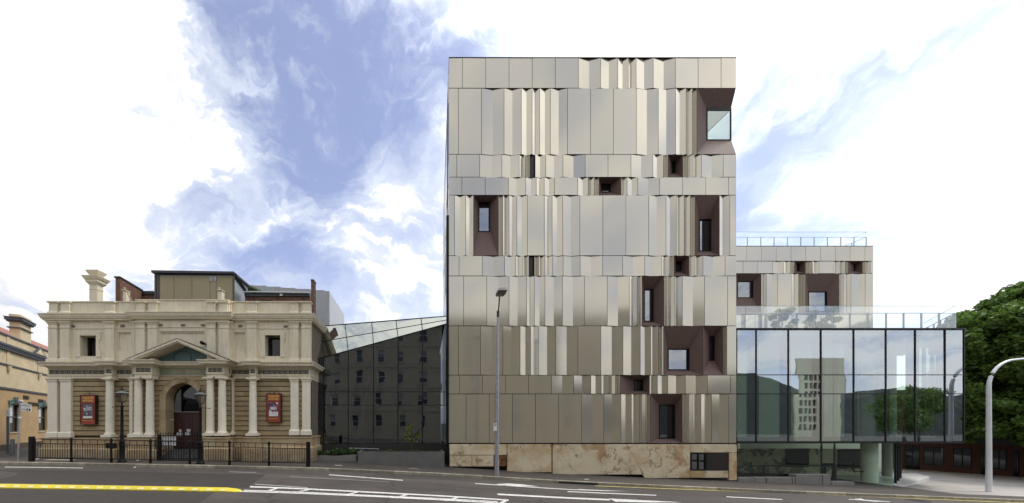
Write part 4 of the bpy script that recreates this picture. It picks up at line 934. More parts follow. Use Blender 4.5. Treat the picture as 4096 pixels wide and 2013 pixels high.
pathU = [(WL, D + 7), (WL, D - .0), (WC, D - .0), (WC, D - .3), (WR, D - .3), (WR, D), (WE, D), (WE, D + 5)]
off = .15
trim('upper_cornice', pathU, [(-.2, zc0 - .0), (.16, zc0), (.17, zc0 + .06), (.22, zc0 + .10), (.24, zc0 + .16), (.26, zc0 + .18), (.27, zc0 + .25), (.31, zc0 + .33), (.31, zc0 + .355), (-.2, zc0 + .375)])
# --- entablature
zA0, zA1, zF1, zC1 = Z(1513, YF), Z(1500, YF), Z(1472, YF), Z(1450, YF)
def P_(px, y): return X(px, y)
yS = D - .15; yC1 = D - .5
pathE = [(P_(192, yS), D + 7), (P_(192, yS), yS), (P_(421, yC1), yS), (P_(421, yC1), yC1), (P_(448, yC1), yC1), (P_(448, yC1), yS), (P_(529, YF), yS), (P_(529, YF), YF),
         (P_(538, YP), YF), (P_(538, YP), YP), (P_(607, YP), YP), (P_(607, YP), YF), (P_(827, YP), YF), (P_(827, YP), YP), (P_(893, YP), YP), (P_(893, YP), YF), (P_(922, YF), YF), (P_(922, YF), yS),
         (P_(999, yC1), yS), (P_(999, yC1), yC1), (P_(1022, yC1), yC1), (P_(1022, yC1), yS), (P_(1239, yS), yS), (P_(1239, yS), D + 4)]
trim('architrave', pathE, [(-.25, zA0), (.0, zA0), (0, zA1 - .06), (.035, zA1 - .04), (.035, zA1), (-.25, zA1)])
trim('frieze', pathE, [(-.25, zA1 + .001), (.0, zA1 + .001), (0, zF1), (-.25, zF1)])
hC = zC1 - zF1
trim('main_cornice', pathE, [(-.25, zF1 + .001), (.02, zF1 + .001), (.06, zF1 + .05), (.08, zF1 + .08), (.30, zF1 + .10), (.31, zF1 + .18), (.37, zF1 + hC - .03), (.37, zF1 + hC), (-.25, zF1 + hC + .05)])
def dentils(a, b_, y):
    mb = MB(); q = a
    while q < b_: mb.box(q, q + .035, y - .05, y - .001, zF1 - .045, zF1 + .0); q += .075
    obj('dentil_row', mb, CREAM, th)
KD = mat('key_ground', (.045, .047, .042), .7); KL = mat('key_relief', (.30, .275, .21), .65)
def key(px0, px1, y, dz=0):
    a, b_ = X(px0, y), X(px1, y); z0, z1 = zA1 + .07, zF1 - .085; h = z1 - z0
    k = obj('greek_key_band', MB().box(a, b_, y - .006, y - .0005, z0, z1), KD, th)
    n = max(1, round((b_ - a) / (h * 1.25))); u = (b_ - a) / n; t_ = h * .13; mb = MB()
    def hs(x0, x1, zc_): mb.box(x0 - t_ / 2, x1 + t_ / 2, y - .022, y - .0065, zc_ - t_ / 2, zc_ + t_ / 2)
    def vs(xc, q0, q1): mb.box(xc - t_ / 2, xc + t_ / 2, y - .021, y - .0065, q0 - t_ / 2, q1 + t_ / 2)
    for i in range(n):
        x0 = a + i * u + .12 * u; g = u * .19; zb_, zt_ = z0 + t_ * .8, z1 - t_ * .8
        vs(x0, zb_, zt_); hs(x0, x0 + 4 * g, zt_); vs(x0 + 4 * g, zb_ + h * .25, zt_); hs(x0 + 2 * g, x0 + 4 * g, zb_ + h * .25); vs(x0 + 2 * g, zb_ + h * .25, zb_ + h * .45)
        if i: hs(x0 - u + 4 * g, x0, zb_)
    obj('key_relief', mb, KL, k)
    dentils(a, b_, y)
for a, b_, y in ((197, 418, yS), (423, 446, yC1), (453, 526, yS), (543, 602, YP), (832, 889, YP), (901, 919, YF), (927, 996, yS), (1001, 1020, yC1), (1027, 1235, yS)): key(a, b_, y)
tp_ = obj('name_panel', MB().box(X(618, YF), X(822, YF), YF - .012, YF - .001, zA1 + .03, zF1 - .03), mat('faded_teal_panel', (.20, .27, .215), .6, var=.3, nscale=2), th)
for s_, a_, b2 in (('THEATRE', 648, 732), ('ROYAL', 745, 808)): text('theatre_name', s_, .25, GOLD, tp_, ((X(a_, YF) + X(b2, YF)) / 2, YF - .013, (zA1 + zF1) / 2), width=X(b2, YF) - X(a_, YF), ext=.006, bold=.004)
dentils(X(622, YF), X(822, YF), YF - .012)
# --- pediment
yR = 19.2; ax, az = X(708, yR), Z(1355, yR); lx, lz_ = X(489, yR), Z(1444, yR); rx, rz_ = X(923, yR), Z(1444, yR)
pd = obj('pediment_cornice', MB().prism([(lx, lz_), (ax, az), (rx, rz_), (rx - .33, rz_), (ax, az - .125), (lx + .33, lz_)][::-1], yR, D - .3), CREAM, th)
obj('lower_moulding', MB().prism([(lx + .34, lz_ - .001), (ax, az - .127), (rx - .34, rz_ - .001), (rx - .50, rz_ - .001), (ax, az - .19), (lx + .50, lz_ - .001)][::-1], yR + .06, D - .3), CREAM, pd)
obj('lead_capping', MB().prism([(lx, lz_ + .001), (ax, az + .001), (rx, rz_ + .001), (rx, rz_ + .03), (ax, az + .03), (lx, lz_ + .03)][::-1], yR - .01, D - .3), LEAD, pd)
ty = 20.12
obj('tympanum', MB().prism([(lx + .4, lz_), (rx - .4, lz_), (ax, az - .2)], ty, ty + .05), TEAL, th)
def slope_z(x): return (az - .30) - abs(x - ax) * ((az - lz_) / (ax - lx) if x < ax else (az - rz_) / (rx - ax))
for (a, b_) in ((lx + .9, X(607, YP)), (X(828, YP), rx - .9)):
    if a < ax: pts = [(a, lz_ - .05), (b_, lz_ - .05), (b_, slope_z(b_)), (a, max(lz_ + .01, slope_z(a)))]
    else: pts = [(a, lz_ - .05), (b_, lz_ - .05), (b_, max(lz_ + .01, slope_z(b_))), (a, slope_z(a))]
    obj('side_tympanum', MB().prism(pts, YP + .02, ty - .01), CREAM, th)
mb = MB(); n = 32; oc = X(731, ty); oz = Z(1430, ty); 
for k in range(n):
    a0, a1 = 2 * math.pi * k / n, 2 * math.pi * (k + 1) / n; A_, B_ = .52, .36
    P = lambda a, s_: (oc + A_ * s_ * math.cos(a), oz + B_ * s_ * math.sin(a))
    q = [P(a0, 1), P(a1, 1), P(a1, .95), P(a0, .95)]; mb.prism(q[::-1], ty - .015, ty - .001)
obj('oval_moulding', mb, mat('dark_teal', (.02, .05, .05), .6), th)
# security light
sl_ = thing('security_light', 'small black security floodlight on the theatre wall above the pediment', 'floodlight', (X(812, D - .35), D - .35, Z(1378, D - .35)))
obj('lamp_body', MB().box(X(806, 20), X(816, 20), 19.95, 20.08, Z(1379, 20), Z(1369, 20)), BLACK, sl_); obj('hood', MB().box(X(803, 20), X(812, 20), 19.9, 20.0, Z(1376, 20), Z(1366, 20)), BLACK, sl_); obj('bracket', MB().box(X(815, 20), X(819, 20), 20.0, 20.2, Z(1376, 20), Z(1372, 20)), BLACK, sl_)
# --- ground floor pilasters and columns
for a, b_ in ((190, 227), (240, 283), (1162, 1193), (1208, 1240)): pilaster(a, b_, 1513, 1741 if a > 700 else 1750, D, D - .15, ch=17, bh=22, neck=False)
for a, b_ in ((604, 620), (905, 929), (815, 828), (517, 530)): pilaster(a, b_, 1513, 1741 if a > 700 else 1750, D, YF + .02, ch=12, bh=14, neck=False)
def column(cxp, yc, r, pb, x0, x1):
    zt_ = zA0 - .002; zb_ = Z(pb, yc); cx_ = X(cxp, yc)
    prof = [(r * 1.32, zb_ + .12), (r * 1.36, zb_ + .15), (r * 1.28, zb_ + .19), (r * 1.12, zb_ + .21), (r * 1.1, zb_ + .24), (r, zb_ + .3), (r, zb_ + .9), (r * .98, zb_ + 1.6), (r * .93, zb_ + 2.4), (r * .87, zt_ - .34), (r * .95, zt_ - .33), (r * .95, zt_ - .29), (r * .87, zt_ - .28), (r * .87, zt_ - .19), (r * .95, zt_ - .18), (r * 1.18, zt_ - .10), (r * 1.2, zt_ - .09)]
    c = obj('column', MB().lathe(cx_, yc, prof, 32), CREAM2, th)
    w_ = r * 1.32; obj('abacus', MB().box(cx_ - w_, cx_ + w_, yc - w_, yc + w_, zt_ - .09, zt_ - .001), CREAM2, c)
    w_ = r * 1.42; obj('base_block', MB().box(cx_ - w_, cx_ + w_, yc - w_, yc + w_, zb_ - .01, zb_ + .118), CREAM2, c)
for cxp, yc, pb in ((440, 20.15, 1748), (554, 19.8, 1748), (600, 19.8, 1748), (841.5, 19.8, 1742), (889, 19.8, 1742), (1012, 20.15, 1742)): column(cxp, yc, .205, pb, 0, 0)
# --- stones
zt_st, nst = Z(1508, D), 12; ch_ = (zt_st - Z(1745, D)) / nst
def stones(a, b_, y, k0=0):
    for k in range(nst):
        z1 = zt_st - k * ch_; z0 = z1 - ch_ + .04
        L_ = b_ - a; n = 1 if L_ < .9 else (2 if L_ < 1.7 else 3); q = a; o_ = .5 if k % 2 else 0
        cuts = [a + (b_ - a) * (j + (o_ if 0 < j < n else 0) * .6) / n for j in range(n)] + [b_]
        for j in range(n): obj('stone', MB().stone(cuts[j], cuts[j + 1] - .003, y - .02, y + .06, z0, z1, .01), SAND, th)
def wl(a): return X(a, D)
for a, b_ in ((226, 241), (282, 430), (450, 531), (925, 1004), (1019, 1163), (1192, 1209)): stones(wl(a), wl(b_), D)
stones(X(531, W1), X(606, W1) - .003, W1); stones(X(830, W1) + .003, X(922, W1), W1)
yc_ = W1; cxa = X(733, yc_); Ri = 67.5 / F * yc_; Ro = Ri + .33; zsp = Z(1601, yc_)
xl_, xr2 = X(606, yc_), X(830, yc_)
for k in range(nst):
    z1 = zt_st - k * ch_; z0 = z1 - ch_ + .04
    hw = lambda z: Ro if z < zsp else math.sqrt(max(0, Ro * Ro - (z - zsp) ** 2))
    if z0 >= zsp + Ro: 
        for (a, b_) in ((xl_, cxa - .9), (cxa - .897, cxa - .1), (cxa - .097, cxa + .8), (cxa + .803, xr2)): obj('stone', MB().box(a, b_, yc_ - .02, yc_ + .3, z0, z1), SAND, th)
        continue
    zz_ = np.linspace(z0, z1, 6)
    pl_ = [(xl_, z0)] + [(cxa - hw(z), z) for z in zz_] + [(xl_, z1)]; pr_ = [(cxa + hw(z), z) for z in zz_[::-1]] + [(xr2, z1), (xr2, z0)][::1]
    obj('stone', MB().prism(pl_, yc_ - .02, yc_ + .3), SAND, th); obj('stone', MB().prism([(xr2, z0), (xr2, z1)] + [(cxa + hw(z), z) for z in zz_[::-1]], yc_ - .02, yc_ + .3), SAND, th)
zb_w = gz(-20) - .3
obj('ground_wall', MB().wall(WL, WE, zb_w, zt_st + .2, D + .06, D + .3, [(cxa - Ro + .1, cxa + Ro - .1, zb_w, zsp + Ro)]), JOINT, th)
obj('course_backing', MB().wall(X(529, yc_), X(924, yc_), zb_w, zt_st + .1, yc_ + .03, yc_ + .35, [(cxa - Ro + .02, cxa + Ro - .02, zb_w, zsp + Ro - .02)]), JOINT, th)
# arch surround: separate voussoirs
zdoor0 = Z(1795, yc_)
for k in range(13):
    a0, a1 = math.pi * k / 13 + .004, math.pi * (k + 1) / 13 - .004
    pts = [(cxa + r_ * math.cos(a), zsp + r_ * math.sin(a)) for r_, aa in ((Ri, np.linspace(a0, a1, 4)), (Ro, np.linspace(a1, a0, 4))) for a in aa]
    obj('voussoir', MB().prism(pts[::-1], yc_ - .08, D + .35), SAND, th)
obj('arch_bead', MB().tube([(cxa + (Ro - .02) * math.cos(a), yc_ - .085, zsp + (Ro - .02) * math.sin(a)) for a in np.linspace(0, math.pi, 25)], .03, 6), SAND, th)
for sg in (-1, 1):
    for k in range(5):
        z1 = zsp - k * (zsp - zdoor0) / 5; z0 = z1 - (zsp - zdoor0) / 5 + .006
        x0, x1 = sorted((cxa + sg * Ri, cxa + sg * Ro)); obj('jamb_stone', MB().box(x0, x1, yc_ - .08, D + .35, z0, z1), SAND, th)
# keystone scroll
kx = X(730, 19.95); zk1, zk0 = zA0 - .0, zsp + Ri - .03
ks = obj('keystone', MB().slab([(kx - .16, 19.88), (kx + .16, 19.88), (kx + .16, yc_), (kx - .16, yc_)], zk0 + .08, zk1 - .05), SAND, th)
for q in (-.12, -.04, .04, .12): obj('scroll_rib', MB().tube([(kx + q * 1.15, 19.84, zk1 - .03), (kx + q * 1.05, 19.83, zk1 - .12), (kx + q * .85, 19.9, (zk0 + zk1) / 2), (kx + q * .8, 19.93, zk0 + .12), (kx + q * .8, 19.90, zk0 + .05)], .035, 6), SAND, ks)
obj('scroll_eye', MB().tube([(kx + .17, 19.93, zk1 - .1), (kx + .2, 19.93, zk1 - .1)], .06, 10), SAND, ks); obj('scroll_eye', MB().tube([(kx + .13, 19.95, zk0 + .06), (kx + .16, 19.95, zk0 + .06)], .05, 10), SAND, ks)
# door + fanlight
yd = D + .30; zl = Z(1647, yd)
fan = [(cxa + (Ri + .02) * math.cos(a), zsp + (Ri + .02) * math.sin(a)) for a in np.linspace(0, math.pi, 25)] + [(cxa - Ri - .02, zl), (cxa + Ri + .02, zl)]
fl = obj('fanlight', MB().prism(fan, yd, yd + .02), GDARK, th)
obj('fanlight_frame', MB().tube([(cxa + (Ri - .05) * math.cos(a), yd - .02, zsp + (Ri - .05) * math.sin(a)) for a in np.linspace(-.05, math.pi + .05, 25)], .035, 6), FRAME, fl)
obj('transom_bar', MB().box(cxa - Ri, cxa + Ri, yd - .1, yd + .05, zl - .035, zl), mat('transom_wood', (.30, .27, .22), .6), th)
obj('dark_lobby', MB().box(cxa - Ri - .1, cxa + Ri + .1, yd + .8, yd + .85, zb_w, zsp + Ro), DARK, th)
zd0 = Z(1800, yd)
for sg in (0, 1):
    x0 = cxa - Ri if sg == 0 else cxa + .005; x1 = cxa - .005 if sg == 0 else cxa + Ri
    d_ = obj('door', MB().box(x0, x1, yd, yd + .05, zd0, zl - .036), DOORR, th)
    hh = [(.0, .30), (.33, .62), (.66, .97)]; H_ = zl - .036 - zd0
    for (f0, f1) in ((.04, .12), (.16, .42), (.46, .78), (.81, .95)):
        for c0, c1 in ((.08, .46), (.54, .92)):
            a, b_ = lerp(x0, x1, c0), lerp(x0, x1, c1); z0, z1 = zd0 + H_ * f0, zd0 + H_ * f1
            obj('door_panel', MB().wall(a, b_, z0, z1, yd - .02, yd - .0005, [(a + .03, b_ - .03, z0 + .03, z1 - .03)]), DOORR, d_)
for (a, b_, c_, d_) in ((716, 725, 1718, 1728), (747, 761, 1717, 1727), (706, 718, 1731, 1745), (719, 729, 1731, 1745), (741, 751, 1730, 1744), (752, 760, 1730, 1744)):
    yy = yd - .035; nt_ = obj('notice', MB().box(X(a, yy), X(b_, yy), yy, yy + .012, Z(d_, yy), Z(c_, yy)), SIGNW, None); nt_.name = 'door_notice'
    side = 'left' if a < 735 else 'right'; 
    lb = {716: 'small square white notice with black mark, upper notice on the left door leaf', 747: 'wide white notice, upper one on the right door leaf', 706: 'white notice sheet, outer of the lower pair on the left door leaf', 719: 'white notice sheet, inner of the lower pair on the left door leaf', 741: 'white notice sheet, inner of the lower pair on the right door leaf', 752: 'white notice sheet, outer of the lower pair on the right door leaf'}[a]
    tag(nt_, lb, 'notice', 'paper notices taped to the theatre door')
    ln_ = MB()
    for k in range(3): z = lerp(Z(d_, yy), Z(c_, yy), .3 + .2 * k); ln_.box(X(a, yy) + .02, X(b_, yy) - .03, yy - .002, yy - .0005, z, z + .008)
    obj('print', ln_, INKB, nt_)
for k in range(4): obj('step', MB().box(cxa - Ri - .3, cxa + Ri + .3, 19.55 + .25 * k, D + .36, gz(-13) - .1, gz(-13) + .13 * (k + 1)), CONC_D, th)
# plinth, left and right of the door
zq1, zq0 = Z(1752, D - .2), gz(-22) - .35
def plp(dz): 
    zt2 = zq1 - dz
    return [(-.35, zq0), (.20, zq0), (.20, zt2 - .62), (.12, zt2 - .58), (.08, zt2 - .55), (.08, zt2 - .11), (.11, zt2 - .08), (.13, zt2 - .07), (.13, zt2 + .0), (-.35, zt2 + .0)]
pL = [(WL - .02, D + 7), (WL - .02, D - .16), (X(412, 19.9), D - .16), (X(412, 19.9), 19.9), (X(462, 19.9), 19.9), (X(462, 19.9), D - .16), (X(524, 19.5), D - .16), (X(524, 19.5), 19.5), (X(620, 19.5), 19.5), (X(620, 19.5), 20.4)]
pR = [(X(822, 19.5), 20.4), (X(822, 19.5), 19.5), (X(903, 19.5), 19.5), (X(903, 19.5), D - .16), (X(990, 19.9), D - .16), (X(990, 19.9), 19.9), (X(1027, 19.9), 19.9), (X(1027, 19.9), D - .16), (WE + .02, D - .16), (WE + .02, D + 3)]
trim('plinth', pL, plp(0.0), PLINTH); trim('plinth', pR, plp(-.07), PLINTH)
obj('plaque', MB().box(X(425, 19.8), X(467, 19.8), 19.76, 19.79, Z(1792, 19.8), Z(1773, 19.8)), BLACK, th)
# theatre body
STR = mat('rough_side_stone', (.16, .13, .095), .9, var=.35, nscale=3, bump=.6, bscale=12)
obj('side_wall', MB().box(WE - .3, WE - .01, D + .301, D + 9, zq0, zp0), STR, th); obj('side_wall', MB().box(WL + .01, WL + .3, D + .301, D + 9, zq0, zp0), STR, th)
obj('roof', MB().box(WL + .3, WE - .3, D + .3, D + 9, zp0 - .4, zp0 - .2), LEAD, th)
# chimney
ychn = 22.0; cha, chb = X(357, ychn), X(389, ychn); chd = .42
ch = obj('chimney', MB().box(cha, chb, ychn, ychn + chd, zp0 - .3, Z(1085, ychn)), CREAM, th)
def chring(z, prof): return obj('chimney_cap', MB().sweep([(cha, ychn + chd), (cha, ychn), (chb, ychn), (chb, ychn + chd), (cha, ychn + chd + .0001)], prof), CREAM, ch)
zc_a = Z(1138, ychn); chring(0, [(-.05, zc_a), (.03, zc_a), (.10, zc_a + .1), (.13, zc_a + .14), (.13, zc_a + .22), (.20, zc_a + .32), (.26, zc_a + .45), (.26, zc_a + .48), (-.05, zc_a + .52)])
zc_b = Z(1097, ychn); chring(0, [(-.05, zc_b), (.03, zc_b), (.08, zc_b + .08), (.13, zc_b + .2), (.13, zc_b + .23), (-.05, zc_b + .25)])
zc_d = Z(1158, ychn); chring(0, [(-.05, zc_d), (.02, zc_d), (.02, zc_d + .03), (-.05, zc_d + .03)])
# roof structures behind the parapet
yB = 25.0; x0, x1 = X(621, yB), X(934, yB); zr0, zr1 = zp0 - .3, Z(1100, yB)
rb = obj('roof_enclosure', MB().box(x0, x1, yB, yB + 2.2, zr0, zr1), mat('enclosure_metal', (.24, .25, .26), .5, .4), th)
cut = [640, 697, 769, 841, 866, 932]
for a, b_ in zip(cut[:-1], cut[1:]):
    zt2 = Z(1106, yB) if a != 841 else Z(1127, yB); obj('enclosure_panel', MB().box(X(a, yB) + .02, X(b_, yB) - .02, yB - .03, yB - .001, zr0, zt2), OLIVE, rb)
for px_ in (624, 634, 936): obj('corner_post', MB().box(X(px_, yB) - .06, X(px_, yB) + .06, yB - .08, yB - .031, zr0, zr1), mat('brown_metal_post', (.06, .05, .045), .5), rb)
v_ = obj('louvre', MB().box(X(842, yB), X(865, yB), yB - .07, yB - .03, Z(1126, yB), Z(1108, yB)), SIGNW, rb)
mb = MB()
for k in range(4): mb.box(X(844, yB), X(863, yB), yB - .08, yB - .0705, Z(1124 - k * 4.2, yB), Z(1122 - k * 4.2, yB))
obj('slat_gap', mb, DARK, rb)
e0, e1 = X(615, yB), X(942, yB)
obj('eaves', MB().add([(e0, yB - .25, Z(1096, yB)), (e1, yB - .25, Z(1100, yB)), (e1, yB + 2.3, Z(1100, yB)), (e0, yB + 2.3, Z(1096, yB)), (e0, yB - .25, Z(1087, yB)), (e1, yB - .25, Z(1092, yB)), (e1, yB + 2.3, Z(1092, yB)), (e0, yB + 2.3, Z(1087, yB))], [(0, 3, 2, 1), (4, 5, 6, 7), (0, 1, 5, 4), (1, 2, 6, 5), (2, 3, 7, 6), (3, 0, 4, 7)]), LEAD, rb)
xs1 = X(980, 26.6)
obj('sloping_side', MB().add([(e1 - .15, yB, zr0), (e1 - .15, yB, Z(1100, yB)), (xs1, 26.6, Z(1165, 26.6)), (xs1, 26.6, zr0), (e1 - .35, 26.6, zr0), (e1 - .35, 26.6, zr1)], [(0, 1, 2, 3), (0, 3, 4), (1, 5, 2), (2, 5, 4, 3)]), mat('zinc_side', (.30, .31, .32), .4, .6, var=.1), rb)
obj('sloping_edge', MB().tube([(e1 - .05, yB - .1, Z(1096, yB)), (xs1 + .05, 26.6, Z(1163, 26.6))], .10, 4), LEAD, rb)
# brick parapets behind
yb1 = 24.0; bx_ = X(462, yb1)
bw = obj('brick_gable_wall', MB().add([(bx_, yb1, zr0), (bx_ + .32, yb1, zr0), (bx_ + .32, yb1 + 2.0, zr0), (bx_, yb1 + 2.0, zr0), (bx_, yb1, Z(1112, yb1)), (bx_ + .32, yb1, Z(1112, yb1)), (bx_ + .32, yb1 + 2.0, Z(1165, yb1 + 2.)), (bx_, yb1 + 2.0, Z(1165, yb1 + 2.))], [(0, 3, 2, 1), (4, 5, 6, 7), (0, 1, 5, 4), (1, 2, 6, 5), (2, 3, 7, 6), (3, 0, 4, 7)]), BRICK, th)
obj('coping', MB().add([(bx_ - .05, yb1 - .08, Z(1112, yb1) + .001), (bx_ + .37, yb1 - .08, Z(1112, yb1) + .001), (bx_ + .37, yb1 + 2.0, Z(1165, yb1 + 2) + .001), (bx_ - .05, yb1 + 2.0, Z(1165, yb1 + 2) + .001), (bx_ - .05, yb1 - .08, Z(1107, yb1)), (bx_ + .37, yb1 - .08, Z(1107, yb1)), (bx_ + .37, yb1 + 2.0, Z(1160, yb1 + 2)), (bx_ - .05, yb1 + 2.0, Z(1160, yb1 + 2))], [(0, 3, 2, 1), (4, 5, 6, 7), (0, 1, 5, 4), (1, 2, 6, 5), (2, 3, 7, 6), (3, 0, 4, 7)]), LEAD, bw)
yb2_ = 26.0
for (a, b_, ty_, nm) in ((532, 616, 1179, 'brick_parapet'), (980, 1240, 1187, 'brick_parapet')):
    w_ = obj(nm, MB().box(X(a, yb2_), X(b_, yb2_), yb2_, yb2_ + .3, zr0, Z(ty_, yb2_)), BRICK, th)
    obj('flashing', MB().box(X(a, yb2_), X(b_, yb2_), yb2_ - .1, yb2_ + .4, Z(ty_, yb2_) + .001, Z(ty_ - 13, yb2_)), LEAD, w_)
    if a > 900:
        obj('gutter', MB().tube([(X(975, 25.8), 25.8, Z(1168, 25.8)), (X(1236, 25.8), 25.8, Z(1172, 25.8))], .06, 8), CORR, w_)
        for v in (1015, 1110, 1215): obj('brick_vent', MB().box(X(v, 26) - .1, X(v, 26) + .1, 25.985, 25.999, Z(1198, 26), Z(1191, 26)), JOINT, w_)
        obj('arched_opening', MB().box(X(1045, 26), X(1084, 26), 25.985, 25.999, Z(1210, 26), Z(1200, 26)), DARK, w_)
        obj('junction_box', MB().box(X(1119, 25.85), X(1129, 25.85), 25.84, 25.9, Z(1186, 26), Z(1179, 26)), SIGNW, w_)
pr_ = obj('brick_pier', MB().box(X(1244, 22.4), X(1255, 22.4), 22.4, 22.9, zr0 - .5, Z(1124, 22.4)), BRICK, th); obj('pier_cap', MB().box(X(1243, 22.4), X(1256, 22.4), 22.38, 22.95, Z(1124, 22.4) + .001, Z(1118, 22.4)), LEAD, pr_)
for (a, b_, yy, ty_) in ((491, 503, 23.0, 1163), (871, 887, 22.6, 1163)):
    p = obj('white_pier', MB().box(X(a, yy), X(b_, yy), yy, yy + .35, zr0, Z(ty_, yy)), CREAM, th)
    s0 = Vector((X(a + 8, yy), yy - .05, Z(ty_ - 11, yy))); s1 = Vector((X(a + 8, yy) + .25, yy + 1.25, zp1 + .0)); obj('raking_strut', MB().tube([s0, s1], .06, 4), CREAM, p); obj('strut_cap', MB().box(X(a, yy) - .02, X(b_, yy) + .04, yy - .1, yy + .35, Z(ty_, yy) + .001, Z(ty_ - 3, yy)), CREAM, p)
# buildings behind the theatre
yM = 36.0; cm = thing('metal_hall', 'pale grey corrugated metal building rising behind the theatre', 'building', (X(1200, yM), yM, 0))
obj('metal_wall', MB().prism([(X(1000, yM), 0), (X(1318, yM), 0), (X(1318, yM), Z(1165, yM)), (X(1012, yM), Z(1141, yM)), (X(1000, yM), Z(1141, yM))], yM, yM + 8), CORR, cm)
mb = MB(); z = .5
while z < Z(1141, yM):
    xr3 = X(1318, yM); xlim = X(1000, yM)
    if z > Z(1166, yM): xr3 = lerp(X(1012, yM), X(1318, yM), (Z(1141, yM) - z) / (Z(1141, yM) - Z(1165, yM)))
    if xr3 > xlim + .2: mb.box(xlim, xr3, yM - .03, yM - .001, z, z + .06)
    z += .115
o_ = obj('corrugation', mb, CORR, cm); o_['kind'] = 'stuff'
yV = 30.0; gr = thing('green_roof', 'green metal louvred roof peeking up behind the theatre parapet', 'roof', (X(1010, yV), yV, zr0))
def gp(px_, py_, yy=yV): return (X(px_, yy), yy, Z(py_, yy))
obj('roof_sheet', MB().add([gp(960, 1122), gp(1056, 1167), gp(960, 1180), gp(960, 1122, 33), gp(1040, 1160, 33), gp(960, 1180, 33)], [(0, 2, 1), (3, 4, 5), (0, 1, 4, 3), (1, 2, 5, 4), (2, 0, 3, 5)]), GREENROOF, gr)
for k in range(4): obj('louvre', MB().box(X(966 + k * 2, yV - .1), X(990 + k * 12, yV - .1), yV - .15, yV - .02, Z(1143 + k * 6, yV), Z(1141 + k * 6, yV)), mat('dark_green_slat', (.03, .05, .025), .6), gr)

